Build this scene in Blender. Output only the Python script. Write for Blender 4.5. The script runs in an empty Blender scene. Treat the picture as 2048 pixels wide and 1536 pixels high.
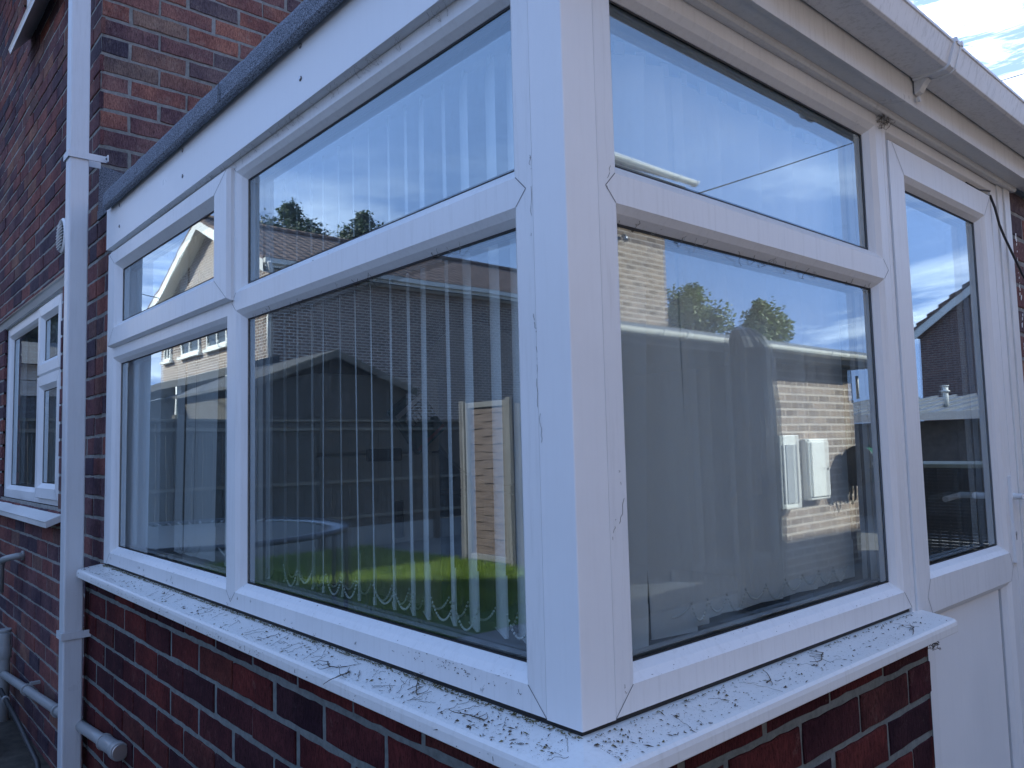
import bpy, bmesh, math, random
from mathutils import Vector, Matrix
R = math.radians
random.seed(7)
scene = bpy.context.scene
C = scene.collection

# ------------------------------------------------------------------ camera
CAM = Vector((0.7524, -0.7748, 0.3830))
YAW, PITCH, ROLL, FPX = 0.8475993, 0.0793262, -0.0247299, 1559.04
fwd = Vector((-math.sin(YAW)*math.cos(PITCH), math.cos(YAW)*math.cos(PITCH), math.sin(PITCH)))
rt = Vector((math.cos(YAW), math.sin(YAW), 0)); up = rt.cross(fwd)
r2 = rt*math.cos(ROLL)+up*math.sin(ROLL); u2 = -rt*math.sin(ROLL)+up*math.cos(ROLL)
cd = bpy.data.cameras.new('camera'); cam = bpy.data.objects.new('camera', cd); C.objects.link(cam)
cd.sensor_width = 36; cd.lens = FPX/2048*36; cd.clip_start = 0.02; cd.clip_end = 800
M = Matrix((r2, u2, -fwd)).transposed().to_4x4(); M.translation = CAM
cam.matrix_world = M
scene.camera = cam

# ------------------------------------------------------------------ world, sun, exposure
SUN = Vector((-.612, .612, .50)).normalized()
el = math.asin(SUN.z); az = math.atan2(SUN.x, SUN.y)
w = bpy.data.worlds.new('World'); scene.world = w; w.use_nodes = True
nt = w.node_tree; N = nt.nodes; L = nt.links
bg = N['Background']; bg.inputs[1].default_value = 0.11
sky = N.new('ShaderNodeTexSky'); sky.sky_type = 'NISHITA'; sky.sun_disc = False
sky.sun_elevation = el; sky.sun_rotation = az; sky.altitude = 50
sky.air_density = 1.25; sky.dust_density = .35; sky.ozone_density = 2.2
tc = N.new('ShaderNodeTexCoord')
mp = N.new('ShaderNodeMapping'); mp.inputs['Scale'].default_value = (1.0, 1.0, 4.2); mp.inputs['Location'].default_value = (2.3, 1.1, .3)
n1 = N.new('ShaderNodeTexNoise'); n1.inputs['Scale'].default_value = 2.6; n1.inputs['Detail'].default_value = 9; n1.inputs['Roughness'].default_value = .62; n1.inputs['Distortion'].default_value = .5
L.new(tc.outputs['Generated'], mp.inputs[0]); L.new(mp.outputs[0], n1.inputs['Vector'])
sx = N.new('ShaderNodeSeparateXYZ'); L.new(tc.outputs['Generated'], sx.inputs[0])
cr = N.new('ShaderNodeValToRGB'); cr.color_ramp.elements[0].position = .52; cr.color_ramp.elements[1].position = .74
L.new(n1.outputs[0], cr.inputs[0])
hz = N.new('ShaderNodeMapRange'); hz.inputs[1].default_value = .10; hz.inputs[2].default_value = .34; hz.inputs[3].default_value = 1.0; hz.inputs[4].default_value = .07
L.new(sx.outputs[2], hz.inputs[0])
mm = N.new('ShaderNodeMath'); mm.operation = 'MULTIPLY'; L.new(cr.outputs[0], mm.inputs[0]); L.new(hz.outputs[0], mm.inputs[1])
# a bright bank of cloud high over the right-hand side, where the sun glares through
dt = N.new('ShaderNodeVectorMath'); dt.operation = 'DOT_PRODUCT'
dv = Vector((-.335, .80, .50)).normalized(); dt.inputs[1].default_value = dv
L.new(tc.outputs['Generated'], dt.inputs[0])
gm = N.new('ShaderNodeMapRange'); gm.inputs[1].default_value = .955; gm.inputs[2].default_value = .99; L.new(dt.outputs['Value'], gm.inputs[0])
n2 = N.new('ShaderNodeTexNoise'); n2.inputs['Scale'].default_value = 9; n2.inputs['Detail'].default_value = 10; n2.inputs['Roughness'].default_value = .68; n2.inputs['Distortion'].default_value = .8; L.new(mp.outputs[0], n2.inputs['Vector'])
nm = N.new('ShaderNodeMapRange'); nm.inputs[1].default_value = .44; nm.inputs[2].default_value = .60; L.new(n2.outputs[0], nm.inputs[0])
g2 = N.new('ShaderNodeMath'); g2.operation = 'MULTIPLY'; L.new(gm.outputs[0], g2.inputs[0]); L.new(nm.outputs[0], g2.inputs[1])
g3 = N.new('ShaderNodeMath'); g3.operation = 'MAXIMUM'; L.new(mm.outputs[0], g3.inputs[0]); L.new(g2.outputs[0], g3.inputs[1])
mix = N.new('ShaderNodeMix'); mix.data_type = 'RGBA'
tint = N.new('ShaderNodeMix'); tint.data_type = 'RGBA'; tint.blend_type = 'MULTIPLY'; tint.inputs[0].default_value = 1; tint.inputs[7].default_value = (.66, .98, 1.80, 1); 
sp3 = N.new('ShaderNodeSeparateXYZ'); cb3 = N.new('ShaderNodeCombineXYZ'); L.new(sky.outputs[0], sp3.inputs[0])
for i_ in range(3):
    a_ = N.new('ShaderNodeMath'); a_.operation = 'MULTIPLY_ADD'; a_.inputs[1].default_value = .58; a_.inputs[2].default_value = .20; L.new(sp3.outputs[i_], a_.inputs[0])
    d_ = N.new('ShaderNodeMath'); d_.operation = 'DIVIDE'; L.new(sp3.outputs[i_], d_.inputs[0]); L.new(a_.outputs[0], d_.inputs[1]); L.new(d_.outputs[0], cb3.inputs[i_])
L.new(cb3.outputs[0], tint.inputs[6])
L.new(g3.outputs[0], mix.inputs[0]); L.new(tint.outputs[2], mix.inputs[6]); mix.inputs[7].default_value = (6.2, 6.9, 7.8, 1)
L.new(mix.outputs[2], bg.inputs[0])

sd = bpy.data.lights.new('sun', 'SUN'); sd.energy = 2.5; sd.angle = R(.5); sd.color = (1, .95, .88)
so = bpy.data.objects.new('sun', sd); C.objects.link(so)
so.rotation_euler = (-SUN).to_track_quat('-Z', 'Y').to_euler()
scene.view_settings.view_transform = 'Standard'; scene.view_settings.look = 'None'
scene.view_settings.exposure = 2.25; scene.view_settings.gamma = 1
scene.render.engine = 'CYCLES'
cy = scene.cycles; cy.max_bounces = 10; cy.transparent_max_bounces = 24; cy.glossy_bounces = 5
cy.caustics_reflective = False; cy.caustics_refractive = False
scene.render.resolution_x = 1024; scene.render.resolution_y = 768

# ------------------------------------------------------------------ materials
def nodes(name):
    m = bpy.data.materials.new(name); m.use_nodes = True
    t = m.node_tree; return m, t, t.nodes['Principled BSDF'], t.nodes, t.links
def noise(t, scale, detail=5, rough=.6, vec=None, sc=None, coord='Object'):
    n = t.nodes.new('ShaderNodeTexNoise'); n.inputs['Scale'].default_value = scale
    n.inputs['Detail'].default_value = detail; n.inputs['Roughness'].default_value = rough
    c = t.nodes.new('ShaderNodeTexCoord'); src = c.outputs[coord]
    if sc:
        mpn = t.nodes.new('ShaderNodeMapping'); mpn.inputs['Scale'].default_value = sc
        t.links.new(src, mpn.inputs[0]); src = mpn.outputs[0]
    t.links.new(src, n.inputs['Vector']); return n
def ramp(t, src, stops):
    r = t.nodes.new('ShaderNodeValToRGB'); e = r.color_ramp.elements
    while len(e) > 1: e.remove(e[-1])
    e[0].position = stops[0][0]; e[0].color = (*stops[0][1], 1) if len(stops[0][1]) == 3 else stops[0][1]
    for p, c in stops[1:]:
        q = e.new(p); q.color = (*c, 1)
    t.links.new(src, r.inputs[0]); return r
def mixc(t, fac, a, b, mode='MIX'):
    m = t.nodes.new('ShaderNodeMix'); m.data_type = 'RGBA'; m.blend_type = mode
    for s, i in ((fac, 0), (a, 6), (b, 7)):
        if isinstance(s, (int, float)): m.inputs[i].default_value = s
        elif isinstance(s, tuple): m.inputs[i].default_value = (*s, 1)
        else: t.links.new(s, m.inputs[i])
    return m.outputs[2]
def bump(t, b, src, strength=.3, dist=.002):
    n = t.nodes.new('ShaderNodeBump'); n.inputs['Strength'].default_value = strength; n.inputs['Distance'].default_value = dist
    t.links.new(src, n.inputs['Height']); t.links.new(n.outputs[0], b.inputs['Normal']); return n
def plain(name, col, rough=.5, metal=0, var=.12, nscale=6, bmp=0, bscale=60):
    m, t, b, n, l = nodes(name)
    nz = noise(t, nscale, 6)
    c = ramp(t, nz.outputs[0], [(.3, tuple(x*(1-var) for x in col)), (.7, tuple(min(1, x*(1+var)) for x in col))])
    l.new(c.outputs[0], b.inputs['Base Color']); b.inputs['Roughness'].default_value = rough; b.inputs['Metallic'].default_value = metal
    if bmp:
        bump(t, b, noise(t, bscale, 6).outputs[0], bmp)
    return m
def upvc(name, dirt=.5, base=(.77, .775, .77), dirtcol=(.23, .215, .17), grain=True):
    """white plastic with specks, streaks and a film of grime"""
    m, t, b, n, l = nodes(name)
    big = noise(t, 2.6, 6, .65)
    r1 = ramp(t, big.outputs[0], [(.35, tuple(x*.93 for x in base)), (.7, base)])
    st = noise(t, 1, 7, .7, sc=(95, 95, 7))
    s1 = ramp(t, st.outputs[0], [(.50, (0, 0, 0)), (.78, (1, 1, 1))])
    c = mixc(t, min(.12, .07*dirt), r1.outputs[0], dirtcol)
    mu = n.new('ShaderNodeMath'); mu.operation = 'MULTIPLY'; l.new(s1.outputs[0], mu.inputs[0]); mu.inputs[1].default_value = min(.5, .22*dirt)
    c = mixc(t, mu.outputs[0], c, dirtcol)
    sp = noise(t, 420, 3, .6); s2 = ramp(t, sp.outputs[0], [(.69, (0, 0, 0)), (.76, (1, 1, 1))])
    rg = noise(t, 7, 4, .6); s3 = ramp(t, rg.outputs[0], [(.42, (0, 0, 0)), (.66, (1, 1, 1))])
    m2 = n.new('ShaderNodeMath'); m2.operation = 'MULTIPLY'; l.new(s2.outputs[0], m2.inputs[0]); l.new(s3.outputs[0], m2.inputs[1])
    m3 = n.new('ShaderNodeMath'); m3.operation = 'MULTIPLY'; l.new(m2.outputs[0], m3.inputs[0]); m3.inputs[1].default_value = min(1, 1.1*dirt)
    c = mixc(t, m3.outputs[0], c, (.09, .085, .07))
    l.new(c, b.inputs['Base Color'])
    b.inputs['Roughness'].default_value = .38
    rr = ramp(t, big.outputs[0], [(.3, (.26,)*3), (.7, (.5,)*3)]); l.new(rr.outputs[0], b.inputs['Roughness'])
    bump(t, b, noise(t, 14, 4).outputs[0], .12, .002)
    return m
def brick_near(name, tint=(1, 1, 1), pale=.0, zs=9):
    """per-brick colour from the mesh attribute 'bc', rustic vertical scoring"""
    m, t, b, n, l = nodes(name)
    at = n.new('ShaderNodeAttribute'); at.attribute_name = 'bc'
    sp = n.new('ShaderNodeSeparateColor'); l.new(at.outputs['Color'], sp.inputs[0])
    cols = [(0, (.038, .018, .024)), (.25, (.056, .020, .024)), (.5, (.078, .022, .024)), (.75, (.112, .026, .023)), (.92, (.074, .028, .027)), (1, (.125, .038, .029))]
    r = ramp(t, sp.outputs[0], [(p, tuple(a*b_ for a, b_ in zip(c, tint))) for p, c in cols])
    nz = noise(t, zs, 5, .6, sc=(1, 1, .8)); rz = ramp(t, nz.outputs[0], [(.36, (.62, .56, .66)), (.64, (1.25, 1.12, 1.05))])
    c = mixc(t, 1, r.outputs[0], rz.outputs[0], 'MULTIPLY')
    fine = noise(t, 1, 6, .75, sc=(260, 260, 55)); rf = ramp(t, fine.outputs[0], [(.38, (.45, .42, .45)), (.6, (1.15, 1.15, 1.15))])
    c = mixc(t, .85, c, rf.outputs[0], 'MULTIPLY')
    pz = noise(t, 26, 7, .75); rp = ramp(t, pz.outputs[0], [(.58-pale*.1, (0, 0, 0)), (.8-pale*.12, (1, 1, 1))])
    mp_ = n.new('ShaderNodeMath'); mp_.operation = 'MULTIPLY'; l.new(rp.outputs[0], mp_.inputs[0]); mp_.inputs[1].default_value = .18+pale*.5
    c = mixc(t, mp_.outputs[0], c, (.42, .35, .29))
    pit = noise(t, 1, 3, .6, sc=(330, 330, 120)); rpit = ramp(t, pit.outputs[0], [(.56, (1, 1, 1)), (.66, (.35, .33, .36))]); c = mixc(t, .8, c, rpit.outputs[0], 'MULTIPLY')
    l.new(c, b.inputs['Base Color']); b.inputs['Roughness'].default_value = .92; b.inputs['Specular IOR Level'].default_value = .12
    bm_ = n.new('ShaderNodeMath'); bm_.operation = 'ADD'; l.new(fine.outputs[0], bm_.inputs[0]); l.new(pz.outputs[0], bm_.inputs[1])
    bump(t, b, bm_.outputs[0], .55, .003)
    return m
def mortar(name, col=(.30, .29, .26)):
    m, t, b, n, l = nodes(name)
    a = noise(t, 60, 8, .7); c = ramp(t, a.outputs[0], [(.3, tuple(x*.6 for x in col)), (.7, tuple(x*1.15 for x in col))])
    a2 = noise(t, 3, 4); c2 = ramp(t, a2.outputs[0], [(.35, (.7, .72, .7)), (.7, (1, 1, 1))])
    l.new(mixc(t, 1, c.outputs[0], c2.outputs[0], 'MULTIPLY'), b.inputs['Base Color']); b.inputs['Roughness'].default_value = .95
    bump(t, b, a.outputs[0], .7, .004); return m
def brick_far(name, c1, c2, mort=(.42, .38, .33), axis='x', scale=1.0):
    """brick texture for walls a few metres off; axis = the world axis the wall runs along"""
    m, t, b, n, l = nodes(name)
    g = n.new('ShaderNodeTexCoord'); s = n.new('ShaderNodeSeparateXYZ'); l.new(g.outputs['Object'], s.inputs[0])
    cb = n.new('ShaderNodeCombineXYZ'); l.new(s.outputs[0 if axis == 'x' else 1], cb.inputs[0]); l.new(s.outputs[2], cb.inputs[1])
    bt = n.new('ShaderNodeTexBrick'); l.new(cb.outputs[0], bt.inputs['Vector'])
    bt.inputs['Scale'].default_value = scale; bt.inputs['Brick Width'].default_value = .225; bt.inputs['Row Height'].default_value = .075
    bt.inputs['Mortar Size'].default_value = .012; bt.inputs['Mortar Smooth'].default_value = .2; bt.inputs['Bias'].default_value = 0
    bt.inputs['Color1'].default_value = (*c1, 1); bt.inputs['Color2'].default_value = (*c2, 1); bt.inputs['Mortar'].default_value = (*mort, 1)
    nz = noise(t, 5, 7, .7); rz = ramp(t, nz.outputs[0], [(.3, (.75, .75, .77)), (.7, (1.15, 1.12, 1.08))])
    l.new(mixc(t, 1, bt.outputs[0], rz.outputs[0], 'MULTIPLY'), b.inputs['Base Color']); b.inputs['Roughness'].default_value = .9
    nb = bump(t, b, bt.outputs['Fac'], .5, .006); nb.invert = True
    return m
def glass(name, ior=1.84, wave=.35, wscale=3.2, dirt=.5, tint=(.96, .985, .98)):
    """one sheet of float glass: fresnel reflection, slightly wavy, a film of dust"""
    m, t, b, n, l = nodes(name); n.remove(b); out = n['Material Output']
    tr = n.new('ShaderNodeBsdfTransparent'); tr.inputs[0].default_value = (*tint, 1)
    gl = n.new('ShaderNodeBsdfGlossy'); gl.inputs['Roughness'].default_value = 0.0; gl.inputs[0].default_value = (.81, .935, 1, 1)
    nz = noise(t, wscale, 1.5, .4); bp = n.new('ShaderNodeBump'); bp.inputs['Strength'].default_value = wave; bp.inputs['Distance'].default_value = .0016
    l.new(nz.outputs[0], bp.inputs['Height']); l.new(bp.outputs[0], gl.inputs['Normal'])
    lw = n.new('ShaderNodeFresnel'); ge = n.new('ShaderNodeNewGeometry'); mri = n.new('ShaderNodeMapRange'); mri.inputs[3].default_value = ior; mri.inputs[4].default_value = 1/ior
    l.new(ge.outputs['Backfacing'], mri.inputs[0]); l.new(mri.outputs[0], lw.inputs['IOR'])
    # two surfaces per sheet: r2 = 2r/(1+r)
    a = n.new('ShaderNodeMath'); a.operation = 'MULTIPLY'; l.new(lw.outputs[0], a.inputs[0]); a.inputs[1].default_value = 2
    c = n.new('ShaderNodeMath'); c.operation = 'ADD'; l.new(lw.outputs[0], c.inputs[0]); c.inputs[1].default_value = 1
    d = n.new('ShaderNodeMath'); d.operation = 'DIVIDE'; l.new(a.outputs[0], d.inputs[0]); l.new(c.outputs[0], d.inputs[1])
    mx = n.new('ShaderNodeMixShader'); l.new(d.outputs[0], mx.inputs[0]); l.new(tr.outputs[0], mx.inputs[1]); l.new(gl.outputs[0], mx.inputs[2])
    df = n.new('ShaderNodeBsdfDiffuse'); df.inputs[0].default_value = (.62, .63, .6, 1)
    dn = noise(t, 1, 7, .72, sc=(70, 70, 22)); dr = ramp(t, dn.outputs[0], [(.45, (0, 0, 0)), (.8, (1, 1, 1))])
    big = noise(t, 4.5, 5, .6); br = ramp(t, big.outputs[0], [(.4, (.15,)*3), (.7, (1,)*3)])
    e = n.new('ShaderNodeMath'); e.operation = 'MULTIPLY'; l.new(dr.outputs[0], e.inputs[0]); l.new(br.outputs[0], e.inputs[1])
    f = n.new('ShaderNodeMath'); f.operation = 'MULTIPLY_ADD'; l.new(e.outputs[0], f.inputs[0]); f.inputs[1].default_value = .16*dirt; f.inputs[2].default_value = .022*dirt
    sp = noise(t, 250, 3, .6); s2 = ramp(t, sp.outputs[0], [(.67, (0, 0, 0)), (.73, (1, 1, 1))])
    g_ = n.new('ShaderNodeMath'); g_.operation = 'MULTIPLY'; l.new(s2.outputs[0], g_.inputs[0]); l.new(br.outputs[0], g_.inputs[1])
    dk = n.new('ShaderNodeBsdfDiffuse'); dk.inputs[0].default_value = (.10, .11, .11, 1)
    m2 = n.new('ShaderNodeMixShader'); l.new(f.outputs[0], m2.inputs[0]); l.new(mx.outputs[0], m2.inputs[1]); l.new(df.outputs[0], m2.inputs[2])
    h_ = n.new('ShaderNodeMath'); h_.operation = 'MULTIPLY'; l.new(g_.outputs[0], h_.inputs[0]); h_.inputs[1].default_value = .45*dirt
    m3 = n.new('ShaderNodeMixShader'); l.new(h_.outputs[0], m3.inputs[0]); l.new(m2.outputs[0], m3.inputs[1]); l.new(dk.outputs[0], m3.inputs[2])
    l.new(m3.outputs[0], out.inputs[0]); return m
def grit(name):
    m, t, b, n, l = nodes(name)
    v = noise(t, 360, 2, .7); r = ramp(t, v.outputs[0], [(.40, (.035, .042, .055)), (.60, (.25, .28, .33))])
    l.new(r.outputs[0], b.inputs['Base Color']); b.inputs['Roughness'].default_value = .95
    bump(t, b, v.outputs[0], .8, .002); return m
def tiles(name, axis_run='y', col=(.17, .105, .08)):
    """interlocking pantiles: rolls across the slope, courses down it"""
    m, t, b, n, l = nodes(name)
    g = n.new('ShaderNodeTexCoord'); s = n.new('ShaderNodeSeparateXYZ'); l.new(g.outputs['Object'], s.inputs[0])
    def wave(out, per, prof='SIN'):
        mu = n.new('ShaderNodeMath'); mu.operation = 'MULTIPLY'; l.new(out, mu.inputs[0]); mu.inputs[1].default_value = 1/per
        fr = n.new('ShaderNodeMath'); fr.operation = 'FRACT'; l.new(mu.outputs[0], fr.inputs[0]); return fr.outputs[0]
    a = wave(s.outputs[1 if axis_run == 'y' else 0], .30); c = wave(s.outputs[2], .20)
    r1 = ramp(t, a, [(0, (.12,)*3), (.3, (1,)*3), (.62, (.75,)*3), (.8, (.1,)*3), (1, (.12,)*3)])
    r2_ = ramp(t, c, [(0, (.1,)*3), (.22, (1,)*3), (1, (.75,)*3)])
    k = mixc(t, 1, r1.outputs[0], r2_.outputs[0], 'MULTIPLY')
    nz = noise(t, 3, 6); rz = ramp(t, nz.outputs[0], [(.3, tuple(x*.65 for x in col)), (.7, tuple(x*1.35 for x in col))])
    l.new(rz.outputs[0], b.inputs['Base Color']); b.inputs['Roughness'].default_value = .85
    bump(t, b, k, 1, .09); return m
def wood(name, c1, c2, sc=(3, 3, 40), rough=.8):
    m, t, b, n, l = nodes(name); v = noise(t, 1, 8, .7, sc=sc)
    r = ramp(t, v.outputs[0], [(.3, c1), (.7, c2)]); l.new(r.outputs[0], b.inputs['Base Color']); b.inputs['Roughness'].default_value = rough
    bump(t, b, v.outputs[0], .5, .004); return m
def leafmat(name, c1, c2):
    m, t, b, n, l = nodes(name); g = n.new('ShaderNodeObjectInfo'); v = noise(t, 1.2, 4)
    r = ramp(t, v.outputs[0], [(.3, c1), (.7, c2)]); l.new(r.outputs[0], b.inputs['Base Color']); b.inputs['Roughness'].default_value = .55
    b.inputs['Subsurface Weight'].default_value = .0
    tl = n.new('ShaderNodeBsdfTranslucent'); l.new(r.outputs[0], tl.inputs[0]); mx = n.new('ShaderNodeMixShader'); mx.inputs[0].default_value = .35
    l.new(b.outputs[0], mx.inputs[1]); l.new(tl.outputs[0], mx.inputs[2]); l.new(mx.outputs[0], n['Material Output'].inputs[0]); return m
def fabric(name, col=(.88, .90, .90)):
    m, t, b, n, l = nodes(name); v = noise(t, 1, 4, .5, sc=(900, 900, 300)); b.inputs['Base Color'].default_value = (*col, 1)
    b.inputs['Roughness'].default_value = .75; bump(t, b, v.outputs[0], .15, .0005)
    tl = n.new('ShaderNodeBsdfTranslucent'); tl.inputs[0].default_value = (*col, 1); mx = n.new('ShaderNodeMixShader'); mx.inputs[0].default_value = .3
    l.new(b.outputs[0], mx.inputs[1]); l.new(tl.outputs[0], mx.inputs[2]); l.new(mx.outputs[0], n['Material Output'].inputs[0]); return m

MT = {}
MT['pvc'] = upvc('white_plastic', .85)
MT['pvc_clean'] = upvc('white_plastic_clean', .22)
MT['pvc_dirty'] = upvc('white_plastic_dirty', 1.25, base=(.75, .745, .72))
MT['pvc_fascia'] = upvc('grimy_fascia_plastic', 1.5, base=(.74, .73, .70), dirtcol=(.28, .26, .21))
MT['pvc_gut'] = upvc('streaky_gutter_plastic', 2.4, base=(.84, .84, .84), dirtcol=(.17, .18, .15))
MT['pipe'] = upvc('downpipe_plastic', .8, base=(.62, .64, .66))
MT['seal'] = plain('black_rubber_seal', (.012, .013, .015), .6)
MT['seam'] = plain('dark_seam', (.13, .13, .135), .8)
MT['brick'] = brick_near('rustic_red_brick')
MT['brick_up'] = brick_near('rustic_red_brick_upper', tint=(2.8, 5.9, 5.0), pale=.4, zs=6)  # paler brick, tint raised further to put lens haze into the colour
MT['brick_house'] = brick_near('rustic_red_brick_side', tint=(2.1, 3.9, 3.7), pale=.2, zs=5)  # likewise lightened, with haze painted into the tint
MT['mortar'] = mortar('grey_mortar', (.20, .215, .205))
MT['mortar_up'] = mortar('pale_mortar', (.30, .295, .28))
MT['glass'] = glass('window_glass_outer', wave=.10, dirt=.55)
MT['glass_in'] = glass('window_glass_inner', wave=.10, wscale=2.3, dirt=.15)
MT['glass_l'] = glass('wavy_window_glass_outer', wave=.16, wscale=4.5, dirt=.5)
MT['glass_l_in'] = glass('wavy_window_glass_inner', wave=.12, wscale=2.8, dirt=.15)
MT['felt'] = grit('mineral_felt')
MT['slat'] = fabric('blind_fabric')
MT['bead'] = plain('bead_chain_plastic', (.7, .72, .7), .4)
MT['metal'] = plain('galvanised_metal', (.5, .51, .52), .35, .9)
MT['alu'] = plain('spacer_aluminium', (.3, .31, .33), .4, .8)

# ------------------------------------------------------------------ mesh helpers
class MB:
    def __init__(s): s.v = []; s.f = []; s.m = []; s.mats = []; s.col = {}; s.smooth = set()
    def mi(s, m):
        m = MT[m] if isinstance(m, str) else m
        if m not in s.mats: s.mats.append(m)
        return s.mats.index(m)
    def face(s, pts, m, flip=False, col=None, smooth=False):
        b = len(s.v); s.v += [tuple(p) for p in pts]; idx = list(range(b, b+len(pts)))
        if flip: idx.reverse()
        s.f.append(idx); s.m.append(s.mi(m))
        if col is not None: s.col[len(s.f)-1] = col
        if smooth: s.smooth.add(len(s.f)-1)
    def box(s, a, b, m, T=None):
        x0, y0, z0 = a; x1, y1, z1 = b
        P = [Vector(p) for p in ((x0, y0, z0), (x1, y0, z0), (x1, y1, z0), (x0, y1, z0), (x0, y0, z1), (x1, y0, z1), (x1, y1, z1), (x0, y1, z1))]
        if T: P = [T @ p for p in P]
        k = len(s.v); s.v += [tuple(p) for p in P]
        for q in ((0, 3, 2, 1), (4, 5, 6, 7), (0, 1, 5, 4), (1, 2, 6, 5), (2, 3, 7, 6), (3, 0, 4, 7)):
            s.f.append([k+i for i in q]); s.m.append(s.mi(m))
    def prism(s, prof, a, b, m, fn, caps=True):
        """prof: list of (p,q) in a cross-section; swept from a to b; fn(t,p,q)->xyz"""
        n = len(prof); k = len(s.v)
        s.v += [tuple(fn(a, p, q)) for p, q in prof]+[tuple(fn(b, p, q)) for p, q in prof]
        mi = s.mi(m)
        for i in range(n):
            j = (i+1) % n; s.f.append([k+i, k+j, k+n+j, k+n+i]); s.m.append(mi)
        if caps:
            s.f.append([k+i for i in reversed(range(n))]); s.m.append(mi); s.f.append([k+n+i for i in range(n)]); s.m.append(mi)
    def tube(s, pts, r, m, n=10, caps=True, taper=None):
        pts = [Vector(p) for p in pts]; k = len(s.v); mi = s.mi(m); prev = None
        for i, p in enumerate(pts):
            d = (pts[min(i+1, len(pts)-1)]-pts[max(i-1, 0)]).normalized()
            ref = Vector((0, 0, 1)) if abs(d.z) < .95 else Vector((1, 0, 0))
            a = d.cross(ref).normalized()
            if prev is not None:
                a = (prev-d*prev.dot(d)).normalized()
            prev = a; b = d.cross(a); rr = r if not taper else r+(taper-r)*i/(len(pts)-1)
            for j in range(n):
                t = 2*math.pi*j/n; s.v.append(tuple(p+(a*math.cos(t)+b*math.sin(t))*rr))
        for i in range(len(pts)-1):
            for j in range(n):
                q = (j+1) % n; s.f.append([k+i*n+j, k+i*n+q, k+(i+1)*n+q, k+(i+1)*n+j]); s.m.append(mi); s.smooth.add(len(s.f)-1)
        if caps:
            s.f.append([k+j for j in reversed(range(n))]); s.m.append(mi); e = k+(len(pts)-1)*n; s.f.append([e+j for j in range(n)]); s.m.append(mi)
    def build(s, name, parent=None, fixn=True, bevel=0, **kw):
        me = bpy.data.meshes.new(name); me.from_pydata(s.v, [], s.f)
        for m in s.mats: me.materials.append(m)
        me.polygons.foreach_set('material_index', s.m)
        if s.col:
            at = me.color_attributes.new('bc', 'FLOAT_COLOR', 'CORNER')
            for i, p in enumerate(me.polygons):
                c = s.col.get(i, (0.5, 0, 0, 1))
                for li in p.loop_indices: at.data[li].color = c
        for i in s.smooth: me.polygons[i].use_smooth = True
        me.update()
        if fixn:
            bm = bmesh.new(); bm.from_mesh(me); bmesh.ops.recalc_face_normals(bm, faces=bm.faces); bm.to_mesh(me); bm.free()
        o = bpy.data.objects.new(name, me); C.objects.link(o)
        if bevel:
            md = o.modifiers.new('edge', 'BEVEL'); md.width = bevel; md.segments = 2; md.limit_method = 'ANGLE'; md.angle_limit = R(40)
        if parent: o.parent = parent; o.matrix_parent_inverse = parent.matrix_world.inverted()
        tag(o, **kw); return o
def tag(o, label=None, cat=None, group=None, kind=None):
    if label: o['label'] = label
    if cat: o['category'] = cat
    if group: o['group'] = group
    if kind: o['kind'] = kind
def thing(name, loc, label, cat, group=None):
    o = bpy.data.objects.new(name, None); C.objects.link(o); o.location = loc; o.empty_display_size = .1
    bpy.context.view_layer.update(); tag(o, label, cat, group); return o
GL, GN = 'L', 'R'
def LP(u, n, z): return (u, n, z)          # plane facing -Y, n into the building
def RP(u, n, z): return (-n, u, z)         # plane facing +X

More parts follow.
